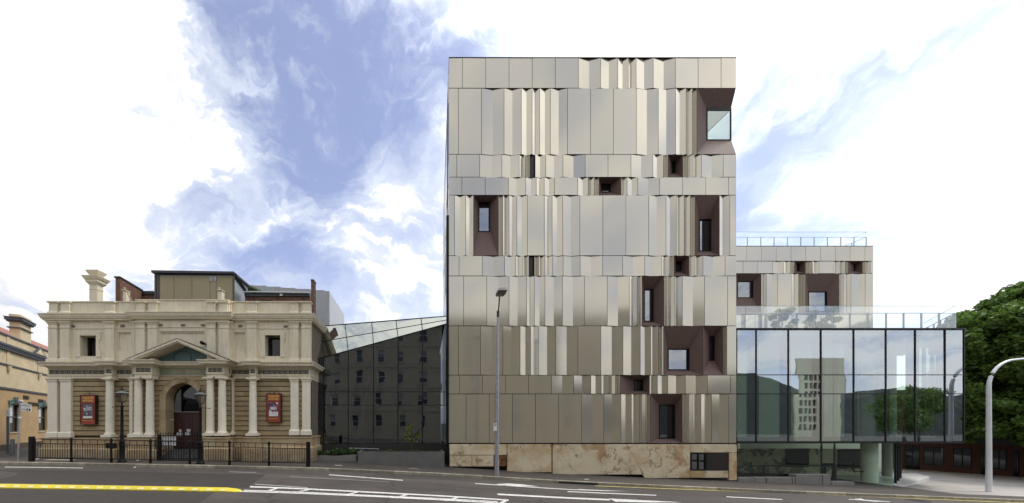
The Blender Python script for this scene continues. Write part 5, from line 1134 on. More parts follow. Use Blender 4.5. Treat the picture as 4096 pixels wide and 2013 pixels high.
# ------------------------------------------------------------------ theatre sign boxes
def sign_box(px0, px1, py0, py1, label, kind):
    y = D - .22; t = thing('poster_case', label, 'poster case', (X((px0 + px1) / 2, y), y, Z(py1, y)), 'red theatre poster cases')
    a, b_, z0, z1 = X(px0, y), X(px1, y), Z(py1, y), Z(py0, y); w_, h_ = b_ - a, z1 - z0; cx_ = (a + b_) / 2
    obj('case', MB().box(a, b_, y, D - .021, z0, z1), SIGNR, t)
    obj('edge_frame', MB().wall(a - .025, b_ + .025, z0 - .025, z1 + .025, y - .02, D - .022, [(a, b_, z0, z1)]), mat('dark_case_edge', (.03, .01, .012), .5), t)
    obj('inner_frame', MB().wall(a + .05, b_ - .05, z0 + h_ * .17, z1 - h_ * .26, y - .02, y - .001, [(a + .09, b_ - .09, z0 + h_ * .195, z1 - h_ * .285)]), mat('dark_red_trim', (.2, .03, .02), .45), t)
    pa, pb, p0, p1 = a + w_ * .17, b_ - w_ * .17, z0 + h_ * .20, z1 - h_ * .30
    po = obj('poster', MB().box(pa, pb, y - .012, y - .001, p0, p1), PA if kind == 0 else PB, t); ph = p1 - p0; pw = pb - pa
    text('heading', 'THEATRE', .16, GOLD2, t, (cx_, y - .002, z1 - h_ * .09), width=w_ * .80, bold=.006)
    text('heading', '·ROYAL·', .155, GOLD2, t, (cx_, y - .002, z1 - h_ * .185), width=w_ * .80, bold=.006)
    obj('gold_swash', MB().tube([(cx_ + w_ * q, y - .015, z0 + h_ * (.115 + .09 * abs(q) ** 2 * 2)) for q in np.linspace(-.38, .38, 9)], .013, 6), GOLD2, t)
    if kind == 0:
        text('poster_text', 'gift of', .07, SIGNW, po, (cx_, y - .0135, p1 - ph * .16), width=pw * .45, ext=.001)
        for k, (s_, w2) in enumerate((('live theatre', .9), ('Christmas', .85))): text('poster_text', s_, .10, SIGNW, po, (cx_, y - .0135, p1 - ph * (.28 + .12 * k)), rot=(math.pi / 2, math.radians(-7), 0), width=pw * w2, ext=.001, bold=.004)
        obj('poster_figure', MB().prism([(cx_ - pw * .2, p1 - ph * .62), (cx_ - pw * .08, p1 - ph * .80), (cx_ + pw * .02, p1 - ph * .64)], y - .015, y - .0125), mat('poster_pale', (.4, .4, .42), .5), po)
        obj('poster_figure', MB().box(cx_ + pw * .0, cx_ + pw * .12, y - .015, y - .0125, p0 + ph * .16, p1 - ph * .6), mat('poster_maroon', (.16, .02, .03), .5), po)
        obj('poster_footer', MB().box(pa + .003, pb - .003, y - .015, y - .0125, p0 + .005, p0 + ph * .15), SIGNW, po)
    else:
        obj('poster_footer', MB().prism([(pa + .003, p0 + .003), (pb - .003, p0 + .003), (pb - .003, p0 + ph * .33), (cx_ + pw * .2, p0 + ph * .3), (cx_, p0 + ph * .34), (cx_ - pw * .1, p0 + ph * .26), (cx_ - pw * .25, p0 + ph * .36), (pa + .003, p0 + ph * .46)], y - .015, y - .0125), SIGNW, po)
        obj('poster_corner', MB().prism([(pb - pw * .3, p1 - .003), (pb - .003, p1 - ph * .2), (pb - .003, p1 - .003)], y - .015, y - .0125), SIGNW, po)
        text('poster_text', '2021', .16, SIGNW, po, (cx_, y - .016, p1 - ph * .44), width=pw * .68, ext=.002, bold=.012)
        text('poster_text', 'season', .07, SIGNW, po, (cx_, y - .016, p1 - ph * .31), width=pw * .6, ext=.002)
        text('poster_text', 'Coming soon', .05, INKB, po, (cx_, y - .016, p0 + ph * .21), width=pw * .5, ext=.001)
        mb = MB(); mb.box(pa + pw * .12, pb - pw * .12, y - .017, y - .0155, p0 + ph * .10, p0 + ph * .105); mb.box(pb - pw * .3, pb - pw * .12, y - .017, y - .0155, p0 + ph * .07, p0 + ph * .085); obj('fine_print', mb, INKB, po)
    sc = [(cx_ - w_ * .42, z1 + .03), (cx_ - w_ * .3, z1 + .10), (cx_ - w_ * .12, z1 + .15), (cx_, z1 + .03)]
    for sg in (-1, 1):
        obj('iron_scroll', MB().tube([(cx_ + sg * (p[0] - cx_), y + .1, p[1]) for p in sc], .009, 5), BLACK, t)
        obj('side_scroll', MB().tube([(cx_ + sg * (w_ / 2 + .03), y + .1, z1 - h_ * .3), (cx_ + sg * (w_ / 2 + .10), y + .1, z1 - h_ * .2), (cx_ + sg * (w_ / 2 + .10), y + .1, z1 - h_ * .1)], .008, 5), BLACK, t)
    obj('finial', MB().tube([(cx_, y + .1, z1 + .02), (cx_, y + .1, z1 + .22)], .009, 5), BLACK, t)
GOLD2 = mat('gilt_lettering', (.62, .42, .10), .35, .2)
sign_box(323, 380, 1582, 1697, 'red THEATRE ROYAL case left of the door holding a dark Christmas poster', 0)
sign_box(1067, 1122, 1576, 1688, 'red THEATRE ROYAL case right of the door holding a colourful 2021 poster', 1)

# ------------------------------------------------------------------ heritage lamps
GREEN_L = mat('verdigris_lamp_roof', (.15, .18, .165), .45, .3)
def herit(px_, y, arm, label):
    x = X(px_, y); z = gz(x); t = thing('heritage_lamp', label, 'street lamp', (x, y, z), 'black heritage lamp posts outside the theatre')
    obj('base', MB().lathe(x, y, [(.20, z - .02), (.20, z + .05), (.15, z + .12), (.115, z + .2), (.115, z + 1.05), (.13, z + 1.08), (.10, z + 1.14)], 12), BLACK, t)
    obj('pole', MB().lathe(x, y, [(.085, z + 1.1), (.07, z + 1.5), (.062, z + 2.80), (.08, z + 2.83), (.08, z + 2.89), (.05, z + 2.94), (.035, z + 3.06)], 12), BLACK, t)
    for k in range(4):
        a = math.pi / 4 + k * math.pi / 2; obj('cradle_arm', MB().tube([(x, y, z + 3.0), (x + .09 * math.cos(a), y + .09 * math.sin(a), z + 3.05), (x + .15 * math.cos(a), y + .15 * math.sin(a), z + 3.13)], .012, 5), BLACK, t)
    obj('ladder_bar', MB().tube([(x, y, z + 2.87), (x + arm * .46, y, z + 2.83)], .014, 6), BLACK, t); obj('ladder_bar_knob', MB().lathe(x + arm * .48, y, [(.001, z + 2.795), (.025, z + 2.81), (.025, z + 2.85), (.001, z + 2.865)], 8), BLACK, t)
    zb_, zt_ = z + 3.11, z + 3.52; rb_, rt = .10 * 1.41, .195 * 1.41; r45 = math.radians(28)
    C = [(x + r_ * math.cos(r45 + k * math.pi / 2), y + r_ * math.sin(r45 + k * math.pi / 2)) for r_ in (rb_, rt) for k in range(4)]
    lan = obj('lantern_frame', MB(), BLACK, t) if 0 else None
    fr = MB()
    for k in range(4):
        p0, p1 = (*C[k], zb_), (*C[k + 4], zt_); fr.tube([p0, p1], .014, 4); fr.tube([p0, (*C[(k + 1) % 4], zb_)], .016, 4); fr.tube([p1, (*C[(k + 1) % 4 + 4], zt_)], .02, 4)
    fr.slab([C[k] for k in range(4)], zb_ - .02, zb_)
    lan = obj('lantern_frame', fr, BLACK, t)
    for k in range(4):
        p = [Vector((*C[k], zb_)), Vector((*C[(k + 1) % 4], zb_)), Vector((*C[(k + 1) % 4 + 4], zt_)), Vector((*C[k + 4], zt_))]; c = sum(p, Vector()) / 4
        p = [c + (q - c) * .94 for q in p]; n = (Vector((x, y, c.z)) - c); obj('lantern_pane', MB().quadslab(p, n, .006), GLOW, lan)
    obj('lantern_roof', MB().lathe(x, y, [(rt * 1.08, zt_), (rt * 1.08, zt_ + .02), (.16, zt_ + .10), (.12, zt_ + .11), (.12, zt_ + .15), (.14, zt_ + .16), (.02, zt_ + .17)], 4, r45), GREEN_L, t)
    obj('finial', MB().lathe(x, y, [(.09, zt_ + .17), (.10, zt_ + .19), (.05, zt_ + .24), (.03, zt_ + .26), (.04, zt_ + .29), (.02, zt_ + .33), (.006, zt_ + .39)], 10), BLACK, t)
    obj('bulb', MB().lathe(x, y, [(.01, zb_ + .02), (.03, zb_ + .05), (.03, zb_ + .16), (.05, zb_ + .22), (.04, zb_ + .29), (.005, zb_ + .33)], 10), mat('bulb_white', (.6, .58, .5), .3), t)
herit(488, 18.35, -1, 'black heritage lamp post left of the theatre door with its ladder bar pointing left')
herit(802, 18.25, 1, 'black heritage lamp post right of the theatre door with its ladder bar pointing right')

# ------------------------------------------------------------------ pedestrian fence
yF_ = 17.98
fe = thing('pedestrian_fence', 'black iron pedestrian fence along the kerb in front of the theatre', 'fence', (X(680, yF_), yF_, gz(-12)))
posts = [(127, 1), (285, 0), (445, 0), (602, 0), (759, 0), (918, 0), (1076, 0), (1233, 1)]
bt = bs = pm = None
for (px_, big) in posts:
    x = X(px_, yF_); z = gz(x)
    if big: obj('end_post', MB().box(x - .085, x + .085, yF_ - .085, yF_ + .085, z, z + 1.27), BLACK, fe)
    elif pm is None:
        pm = obj('post', MB().lathe(x, yF_, [(.06, z), (.06, z + .18), (.075, z + .2), (.075, z + .24), (.05, z + .26), (.05, z + 1.08), (.072, z + 1.1), (.072, z + 1.16), (.05, z + 1.18), (.06, z + 1.2), (.02, z + 1.25)], 10), BLACK, fe)
    else: inst(pm, 'post', fe, (x, yF_, z))
for (a, _), (b_, _) in zip(posts[:-1], posts[1:]):
    xa_, xb_ = X(a, yF_) + .07, X(b_, yF_) - .07; za, zb_ = gz(xa_), gz(xb_)
    for h_, nm in ((1.15, 'top_rail'), (.92, 'mid_rail'), (.20, 'bottom_rail')): obj(nm, MB().box(0, 1, 0, 1, 0, 1) if 0 else MB().tube([(xa_, yF_, za + h_), (xb_, yF_, zb_ + h_)], .018, 4), BLACK, fe)
    n = 14
    for k in range(1, n + 1):
        x = lerp(xa_, xb_, k / (n + 1)); z = gz(x); tall = (k % 3 == 1)
        if tall:
            if bt is None: bt = obj('tall_bar', MB().tube([(x, yF_, z + .20), (x, yF_, z + 1.15)], .014, 5), BLACK, fe)
            else: inst(bt, 'tall_bar', fe, (x, yF_, z + .20))
        else:
            if bs is None: bs = obj('bar', MB().tube([(x, yF_, z + .20), (x, yF_, z + .92)], .012, 5), BLACK, fe)
            else: inst(bs, 'bar', fe, (x, yF_, z + .20))
# entrance gate railing with spear heads
yGt = 19.35; ga = thing('entrance_gate', 'black spear-topped iron gate closing the theatre steps', 'gate', (X(710, yGt), yGt, gz(-13)))
zg = gz(-13); sb0 = None
for k in range(18):
    x = lerp(X(621, yGt), X(800, yGt), k / 17)
    if sb0 is None: sb0 = obj('spear_bar', MB().lathe(x, yGt, [(.011, zg + .05), (.011, zg + 1.38), (.024, zg + 1.40), (.012, zg + 1.43), (.028, zg + 1.47), (.002, zg + 1.56)], 6), BLACK, ga)
    else: inst(sb0, 'spear_bar', ga, (x, yGt, zg + .05))
for h_ in (.1, 1.05, 1.34): obj('gate_rail', MB().box(X(619, yGt), X(803, yGt), yGt - .018, yGt + .018, zg + h_, zg + h_ + .04), BLACK, ga)
for px_ in (634, 640): obj('gate_post', MB().box(X(px_, yGt) - .035, X(px_, yGt) + .035, yGt - .05, yGt + .05, zg, zg + 1.42), BLACK, ga)
for k in range(5):
    a = X(651 + k * 11.2, yGt + .05); wb = obj('white_board', MB().box(a, a + .125, yGt + .03, yGt + .045, Z(1785, yGt), Z(1744, yGt)), SIGNW); 
    tag(wb, ['leftmost', 'second from the left', 'middle', 'fourth from the left', 'rightmost'][k] + ' of the five white boards hung behind the gate bars', 'board', 'white boards behind the entrance gate')

# ------------------------------------------------------------------ tall street lamp and poles
yL_ = 17.95; x = X(1987, yL_); z = gz(x); xtop = X(1992, yL_); zt_ = Z(1262, yL_)
sl2 = thing('street_lamp', 'tall galvanised street lamp standing in front of the panelled tower', 'street lamp', (x, yL_, z))
obj('pole', MB().tube([(x, yL_, z - .05), (x, yL_, z + 1.1)], .115, 14, .11), POLE, sl2); obj('pole_shaft', MB().tube([(x, yL_, z + 1.1), (xtop, yL_, zt_)], .11, 14, .055), POLE, sl2)
hx, hy, hz = X(2004, 15.9), 15.9, Z(1172, 15.9)
obj('sleeve', MB().tube([(xtop, yL_, zt_ - .1), (xtop, yL_, zt_ + .22)], .066, 10), mat('dark_sleeve', (.05, .04, .035), .6), sl2)
obj('arm', MB().tube([(xtop, yL_, zt_ + .1), (lerp(xtop, hx, .5), 17.0, lerp(zt_, hz, .62)), (hx, hy + .25, hz)], .03, 8), mat('dark_arm', (.05, .04, .035), .6), sl2)
lh = obj('lamp_head', MB().add([(hx - .16, hy + .3, hz - .06), (hx + .16, hy + .3, hz - .06), (hx + .22, hy + .1, hz - .04), (hx + .19, hy - .35, hz), (hx - .19, hy - .35, hz), (hx - .22, hy + .1, hz - .04),
     (hx - .12, hy + .28, hz + .10), (hx + .12, hy + .28, hz + .10), (hx + .17, hy + .1, hz + .13), (hx + .15, hy - .32, hz + .12), (hx - .15, hy - .32, hz + .12), (hx - .17, hy + .1, hz + .13)],
     [(5, 4, 3, 2, 1, 0), (6, 7, 8, 9, 10, 11)] + [(i, (i + 1) % 6, (i + 1) % 6 + 6, i + 6) for i in range(6)]), mat('lamp_head_metal', (.30, .29, .27), .5), sl2)
obj('lens', MB().box(hx - .13, hx + .13, hy - .27, hy + .1, hz - .05, hz - .02), mat('lamp_lens', (.07, .055, .045), .2), lh)
ps = thing('parking_sign', 'narrow white parking sign strapped to the tall street lamp', 'sign', (X(1982, 17.8), 17.78, Z(1725, 17.8)))
obj('plate', MB().box(X(1974, 17.78), X(1988, 17.78), 17.78, 17.79, Z(1724.5, 17.78), Z(1692, 17.78)), SIGNW, ps)
mb = MB(); cx_, cz_ = X(1981, 17.78), Z(1699.5, 17.78)
for k in range(16):
    a0, a1 = k * math.pi / 8, (k + 1) * math.pi / 8; mb.prism([(cx_ + r_ * math.cos(a), cz_ + r_ * math.sin(a)) for r_, a in ((.052, a0), (.052, a1), (.064, a1), (.064, a0))][::-1], 17.776, 17.7795)
obj('ring', mb, INKB, ps); text('letter', 'S', .085, INKB, ps, (cx_, 17.7785, cz_), ext=.001, bold=.004); text('small_print', '← all', .035, INKB, ps, (cx_, 17.7785, Z(1721, 17.78)), ext=.001)
# right lamp
yR_ = 20.2; x = X(3955, yR_); z = gz(x)
rl = thing('street_lamp', 'pale curved-arm street lamp on the light paving at the street corner', 'street lamp', (x, yR_, z))
obj('pole', MB().tube([(x, yR_, z - .05), (x + .01, yR_, z + 1.6), (x + .0, yR_, Z(1560, yR_))], .115, 18, .09), POLEW, rl)
zc_ = Z(1560, yR_); pts = [(x, yR_, zc_)]
for a in np.linspace(0, math.pi * .47, 12): pts.append((x + 1.55 * (1 - math.cos(a)), yR_, zc_ + .15 + 1.55 * math.sin(a)))
pts += [(x + 2.6, yR_, zc_ + 1.82), (x + 3.4, yR_, zc_ + 1.9)]
obj('curved_arm', MB().tube(pts, .089, 14, .05), POLEW, rl)
obj('lamp_head', MB().box(x + 3.3, x + 4.0, yR_ - .15, yR_ + .15, zc_ + 1.82, zc_ + 1.96), POLEW, rl)
# street name sign
ySn = 18.25; x = X(71, ySn); z = gz(x); sn = thing('street_name_sign', 'leaning galvanised pole carrying the SACKVILLE ST sign at the left corner', 'street sign', (x, ySn, z))
xt = X(81, ySn); obj('pole', MB().tube([(x, ySn, z), (xt, ySn, Z(1612, ySn))], .036, 10), POLE, sn)
for k, (p0, p1, col, s_) in enumerate((((1613, 1628), 0, SIGNW, 'SACKVILLE ST'), ((1628.6, 1643), 0, SIGNW, 'PARKING'))):
    a, b_ = X(84, ySn), X(125, ySn); z1, z0 = Z(p0[0], ySn), Z(p0[1], ySn)
    pt = obj('name_plate' if k == 0 else 'parking_plate', MB().add([(a, ySn - .01, z0), (b_, ySn - .01, z0 - .05), (b_, ySn - .01, z1 - .07), (a, ySn - .01, z1), (a, ySn + .01, z0), (b_, ySn + .01, z0 - .05), (b_, ySn + .01, z1 - .07), (a, ySn + .01, z1)], [(0, 1, 2, 3), (7, 6, 5, 4), (0, 4, 5, 1), (1, 5, 6, 2), (2, 6, 7, 3), (3, 7, 4, 0)]), col, sn)
    w_ = (b_ - a); text('lettering', s_, .11 if k == 0 else .07, INKB if k == 0 else INKR, pt, ((a + b_) / 2 - (0 if k == 0 else w_ * .2), ySn - .0105, (z0 + z1) / 2 - .03), rot=(math.pi / 2, math.radians(5), 0), width=w_ * (.88 if k == 0 else .5), ext=.001, bold=.002)
    if k:
        c_, zc2 = b_ - w_ * .22, (z0 + z1) / 2 - .045; obj('arrow', MB().prism([(c_ - .11, zc2 - .05), (c_ + .06, zc2 - .06), (c_ + .11, zc2 - .01), (c_ + .06, zc2 + .05), (c_ - .11, zc2 + .06)], ySn - .013, ySn - .0105), INKB, pt)
        obj('disc', MB().prism([(c_ - .02 + .038 * math.cos(q), zc2 + .038 * math.sin(q)) for q in np.linspace(0, 6.28, 13)[:-1]], ySn - .015, ySn - .0135), SIGNW, pt)
obj('clamp', MB().box(X(75, ySn), X(82, ySn), ySn - .05, ySn + .04, Z(1674, ySn), Z(1667, ySn)), SIGNW, sn)
y_ = 22.0; x = X(31, y_); z = gz(x); s2 = thing('parking_sign', 'dark post with a white parking sign by the ochre building', 'sign', (x, y_, z))
obj('post', MB().box(x - .05, x + .05, y_ - .04, y_ + .04, z, Z(1642, y_)), GREYP, s2); obj('plate', MB().box(X(25, y_), X(43, y_), y_ - .06, y_ - .045, Z(1666, y_), Z(1641, y_)), SIGNW, s2)
text('symbol', 'S', .12, INKB, s2, (X(34, y_), y_ - .061, Z(1647, y_)), ext=.001, bold=.004); text('small_print', 'TICKET', .06, INKB, s2, (X(34, y_), y_ - .061, Z(1657, y_)), ext=.001)
y_ = 21.2; x = X(50, y_); z = gz(x); bo = obj('bollard', MB().lathe(x, y_, [(.10, z), (.10, z + .9), (.085, z + .94), (.02, z + .95)], 14), GREYP); tag(bo, 'plain grey bollard beside the ochre building', 'bollard')
# litter and covers
def litter(px_, py_, w_, label, nm='paper_scrap', m=SIGNW, cat='litter', y=None, zf_=gz, grp=None):
    yy = y; x = X(px_, yy); z = zf_(x) + .014
    mb = MB(); pts = [(x + w_ * math.cos(a) * rng.uniform(.6, 1), yy + w_ * .8 * math.sin(a) * rng.uniform(.6, 1)) for a in np.linspace(0, 6.28, 8)[:-1]]
    mb.add([(p[0], p[1], z + rng.uniform(0, .03)) for p in pts] + [(x, yy, z + .05)], [(i, (i + 1) % 7, 7) for i in range(7)]); o = obj(nm, mb, m); tag(o, label, cat, grp); return o
litter(540, 1866, .07, 'crumpled white paper in the gutter between two fence posts', y=17.3, zf_=rz); litter(552, 1835, .10, 'white scrap of paper on the footpath behind the fence', y=19.0); litter(150, 1836, .12, 'pale paper scrap on the footpath beside the left end post', y=19.0)
def cover(px0, px1, y, dy, label, m):
    a, b_ = X(px0, y), X(px1, y); mb = MB(); mb.add([(a, y, gz(a) + .006), (b_, y, gz(b_) + .006), (b_ + .1, y + dy, gz(b_) + .006), (a + .1, y + dy, gz(a) + .006), (a, y, gz(a) + .012), (b_, y, gz(b_) + .012), (b_ + .1, y + dy, gz(b_) + .012), (a + .1, y + dy, gz(a) + .012)], [(0, 3, 2, 1), (4, 5, 6, 7), (0, 1, 5, 4), (1, 2, 6, 5), (2, 3, 7, 6), (3, 0, 4, 7)]); tag(obj('service_cover', mb, m), label, 'service cover')
cover(170, 276, 18.7, .35, 'pale rectangular service cover in the footpath near the fence left end', mat('pale_cover', (.5, .46, .33), .8, var=.2)); cover(1335, 1362, 19.0, .1, 'small white-edged service cover on the footpath before the low planter', SIGNW); cover(1632, 1668, 18.9, .12, 'small pale service cover on the footpath before the large planter', mat('pale_cover2', (.3, .28, .25), .8)); cover(2336, 2354, 18.6, .12, 'small round-looking white service cover below the travertine base', SIGNW)
x0_, x1_ = X(2235, 17.7), X(2392, 17.7); mb = MB(); mb.add([(x0_, KERB_Y - .03, gz(x0_) - .11), (x1_, KERB_Y - .03, gz(x1_) - .11), (x1_, KERB_Y - .03, gz(x1_) - .03), (x0_, KERB_Y - .03, gz(x0_) - .03), (x0_, KERB_Y + .2, gz(x0_) - .11), (x1_, KERB_Y + .2, gz(x1_) - .11), (x1_, KERB_Y + .2, gz(x1_) - .03), (x0_, KERB_Y + .2, gz(x0_) - .03)], [(0, 1, 2, 3), (7, 6, 5, 4), (0, 4, 5, 1), (3, 2, 6, 7), (0, 3, 7, 4), (1, 5, 6, 2)])
tag(obj('drain_inlet', mb, DARK), 'long dark stormwater inlet set in the kerb before the tower', 'drain')

# ------------------------------------------------------------------ ochre building at left
P0_ = Vector((-26.9, 23.5)); U_ = Vector((-.4498, .8931)); N_ = Vector((.8931, .4498))
def W_(s, o_, z): return (P0_.x + U_.x * s + N_.x * o_, P0_.y + U_.y * s + N_.y * o_, z)
def ls(px_): k = (px_ - CX) / F; return (-26.9 - k * 23.5) / (k * .8931 + .4498)
def lz2(px_, py_): return Z(py_, 23.5 + .8931 * ls(px_))
class WB(MB):
    pass
def wmap(mb, f): mb.v = [f(*v) for v in mb.v]; return mb
L_ = lambda mb: wmap(mb, lambda s, o_, z: W_(s, -o_, z))      # local y = -out
ob = thing('ochre_building', 'ochre and cream two-storey corner building with slate-blue trim and teal window hoods', 'building', (-27, 24, gz(-27)))
def lo(nm, mb, m, par=None): return obj(nm, L_(mb), m, par or ob)
zg0 = gz(-27) - .3
wins = [(-2.9, -1.5), (ls(39), ls(80)), (ls(155), ls(189)), (9.6, 11.0)]
wz0, wz1 = 1.46, 3.4
uw = [(-1.6, -.05, 5.2, 6.8), (13, 14.4, 5.2, 6.8)]
lo('lower_wall', MB().wall(-6, 18, zg0, 4.45, 0, .35, [(a, b_, wz0, wz1) for a, b_ in wins]), YWALL)
lo('upper_wall', MB().wall(-6, 18, 4.45, 8.0, 0.003, .35, [(-1.5, -.15, 5.0, 6.9)]), YWALL2)
lo('end_wall', MB().box(-6, -5.7, .351, 9, zg0, 8.0), YWALL); lo('roof_deck', MB().box(-5.7, 18, .351, 9, 7.4, 7.5), LEAD)
lo('base_course', MB().box(-6, 18, -.03, -.001, zg0, gz(-27) + .42), mat('brown_base', (.07, .05, .035), .85))
for (a, b_) in wins + [(-1.5, -.15)]:
    up = a == -1.5; z0, z1 = (5.0, 6.9) if up else (wz0, wz1)
    w_ = lo('window', MB().box(a, b_, .2, .22, z0, z1), GPANE)
    for nm, q in (('frame', [(a + .06, b_ - .06, z0 + .05, z1 - .05)]),): obj(nm, L_(MB().wall(a, b_, z0, z1, .14, .2, q)), mat('dark_green_frame', (.02, .035, .032), .5), w_)
    obj('meeting_rail', L_(MB().box(a, b_, .12, .2, lerp(z0, z1, .52), lerp(z0, z1, .57))), MATS['dark_green_frame'], w_)
    obj('lower_blind', L_(MB().box(a + .06, b_ - .06, .26, .28, z0, lerp(z0, z1, .5))), mat('grey_blind', (.17, .17, .15), .7), w_); obj('dark_room', L_(MB().box(a - .1, b_ + .1, .6, .62, z0, z1)), DARK, w_)
    obj('sill', L_(MB().box(a - .08, b_ + .08, -.05, .15, z0 - .07, z0 - .001)), YWALL2, w_)
    c_ = (a + b_) / 2; hw = (b_ - a) / 2
    poly = [(a - .12, z1 - .22), (a - .02, z1 - .22)] + [(c_ + hw * q, z1 - .02 + .14 * (1 - q * q)) for q in np.linspace(-1, 1, 7)] + [(b_ + .02, z1 - .22), (b_ + .12, z1 - .22), (b_ + .18, z1 + .18), (c_ + .28, z1 + .36), (c_ + .22, z1 + .5), (c_ - .22, z1 + .5), (c_ - .28, z1 + .36), (a - .18, z1 + .18)]
    obj('hood', L_(MB().prism(poly, -.06, .05)), TEALH, w_); obj('hood_keystone', L_(MB().prism([(c_ - .16, z1 + .1), (c_ + .16, z1 + .1), (c_ + .26, z1 + .52), (c_ - .26, z1 + .52)], -.09, -.061)), TRIMB, w_)
for z0, h_, o_, m in ((4.38, .13, .07, TRIMB), (6.0, .10, .06, TRIMB), (7.28, .14, .20, TRIMB), (7.14, .13, .12, YWALL2), (7.02, .08, .14, TRIMB), (8.0, .10, .08, TRIMB)):
    lo('string_course', MB().box(-6.05, 18, -o_, .0, z0, z0 + h_), m)
mb = MB(); s = -6.
while s < 17.8: mb.box(s, s + .12, -.17, -.121, 7.12, 7.26); s += .26
lo('dentil_row', mb, TRIMB)
for s in (1.0, 5.4, 9.8, 14): lo('pier', MB().box(s - .17, s + .17, -.04, -.001, 6.11, 8.0), YWALL2); lo('bracket', MB().box(s - .12, s + .12, -.16, -.041, 5.66, 5.99), YWALL2)
pc = ls(147); lo('small_pediment', MB().prism([(pc - 1.0, 7.43), (pc + 1.0, 7.43), (pc, 8.02)], -.22, -.1), TRIMB); lo('pediment_face', MB().prism([(pc - .72, 7.45), (pc + .72, 7.45), (pc, 7.88)], -.24, -.221), YWALL2)
for a, b_, z in ((ls(92), ls(114), 3.9), (ls(152), ls(172), 3.75), (ls(112), ls(152), 3.45)):
    for k in range(3): lo('vent_slat', MB().box(a, b_, -.06, -.001, z + k * .09, z + k * .09 + .04), JOINT)
# pitched red roof and chimney behind parapet
lo('red_roof', MB().add([(-6, .36, 8.0), (18, .36, 8.0), (18, 3.2, 9.9), (-6, 3.2, 9.9), (18, 8.9, 7.9), (-6, 8.9, 7.9)], [(0, 1, 2, 3), (3, 2, 4, 5), (0, 3, 5), (1, 4, 2), (0, 5, 4, 1)]), REDROOF)
sa_, sb_ = 3.35, 4.9; cb = lo('chimney', MB().box(sa_, sb_, .25, .85, 7.5, 9.9), YWALL2)
for z0, h_, o_, m in ((9.05, .07, .10, TRIMB), (9.5, .10, .12, TRIMB), (9.6, .18, .2, TRIMB), (9.78, .05, .24, TRIMB), (9.90, .16, .02, YWALL2)): obj('chimney_band', L_(MB().box(sa_ - o_, sb_ + o_, .25 - o_, .85 + o_, z0, z0 + h_ - .002)), m, cb)
wl_ = thing('wall_light', 'small white swan-neck lamp on the ochre wall above a window', 'wall lamp', W_(ls(35), .1, 3.6))
obj('arm', MB().tube([W_(ls(31), .0, 3.62), W_(ls(35), .25, 3.62), W_(ls(42), .4, 3.66)], .02, 6), BLACK, wl_); obj('shade', MB().tube([W_(ls(44), .4, 3.68), W_(ls(54), .42, 3.60)], .06, 8, .09), SIGNW, wl_)

# ------------------------------------------------------------------ brick shop building on the right
Q0 = Vector((46.5, 34.)); UQ = Vector((.589, -.808)); NQ = Vector((-.808, -.589))
def qs(px_): k = (px_ - CX) / F; return (34 * k - 46.5) / (.589 + .808 * k)
def Qm(mb): return wmap(mb, lambda s, o_, z: (Q0.x + UQ.x * s - NQ.x * o_, Q0.y + UQ.y * s - NQ.y * o_, z))
DBRICK = mat('dark_shaded_brick', (.075, .030, .018), .9, var=.35, nscale=6, bump=.4, bscale=30)  # darker copy of the brick, shade under the tree put into its colour
shp = thing('brick_shop', 'shaded brick shop building across the side street under the big tree', 'building', (48, 31, gz(48)))
def so(nm, mb, m, par=None): return obj(nm, Qm(mb), m, par or shp)
gq = gz(47)
sw = [(qs(3620), qs(3680), gq - .1, .0), (qs(3694), qs(3777), gq + .55, -.1), (qs(3813), qs(3889), gq + .5, -.1), (qs(3922), qs(3945), gq - .1, -.1), (qs(3967), qs(4029), gq + .5, -.15), (qs(4054), qs(4078), gq, -.15), (7.2, 8.6, gq + .5, -.1), (-5, -3.5, gq + .5, -.1), (-3, -1.2, gq - .1, 0)]
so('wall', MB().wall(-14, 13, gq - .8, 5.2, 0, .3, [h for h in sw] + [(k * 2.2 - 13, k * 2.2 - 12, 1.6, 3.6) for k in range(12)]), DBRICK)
so('back_wall', MB().box(-14, 13, 6, 6.2, gq - .8, 5.2), BRICK); so('roof', MB().box(-14, 13, .301, 6, 4.6, 4.8), LEAD)
so('cornice', MB().box(-14.1, 13.1, -.15, 0, 4.9, 5.2), LEAD); so('fascia', MB().box(-14, 13, -.06, -.001, .25, .8), mat('dark_fascia', (.02, .022, .025), .5))
for i, (a, b_, z0, z1) in enumerate(sw):
    w_ = so('shop_window', MB().box(a, b_, .2, .22, z0, z1), GDARK); obj('frame', Qm(MB().wall(a, b_, z0, z1, .12, .2, [(a + .05, (a + b_) / 2 - .03, z0 + .05, z1 - .05), ((a + b_) / 2 + .03, b_ - .05, z0 + .05, z1 - .05)])), FRAME, w_)
    obj('dark_interior', Qm(MB().box(a - .2, b_ + .2, 1.0, 1.05, z0, z1)), DARK, w_)
    if z0 > gq + .3:
        c_ = (a + b_) / 2; obj('transom_light', Qm(MB().box(a + .02, b_ - .02, .05, .06, z1 + .06, z1 + .24)), mat('pale_transom', (.4, .4, .34), .5), w_)
        for k in (0, 1): obj('display_card', Qm(MB().box(a + .15 + k * (b_ - a) * .5, a + .38 + k * (b_ - a) * .5, .30, .31, z0 + .55, z0 + .8)), mat('display_card', (.30, .31, .30), .6), w_)
for k in range(12): so('upper_window', MB().box(k * 2.2 - 13, k * 2.2 - 12, .2, .22, 1.6, 3.6), GPANE)
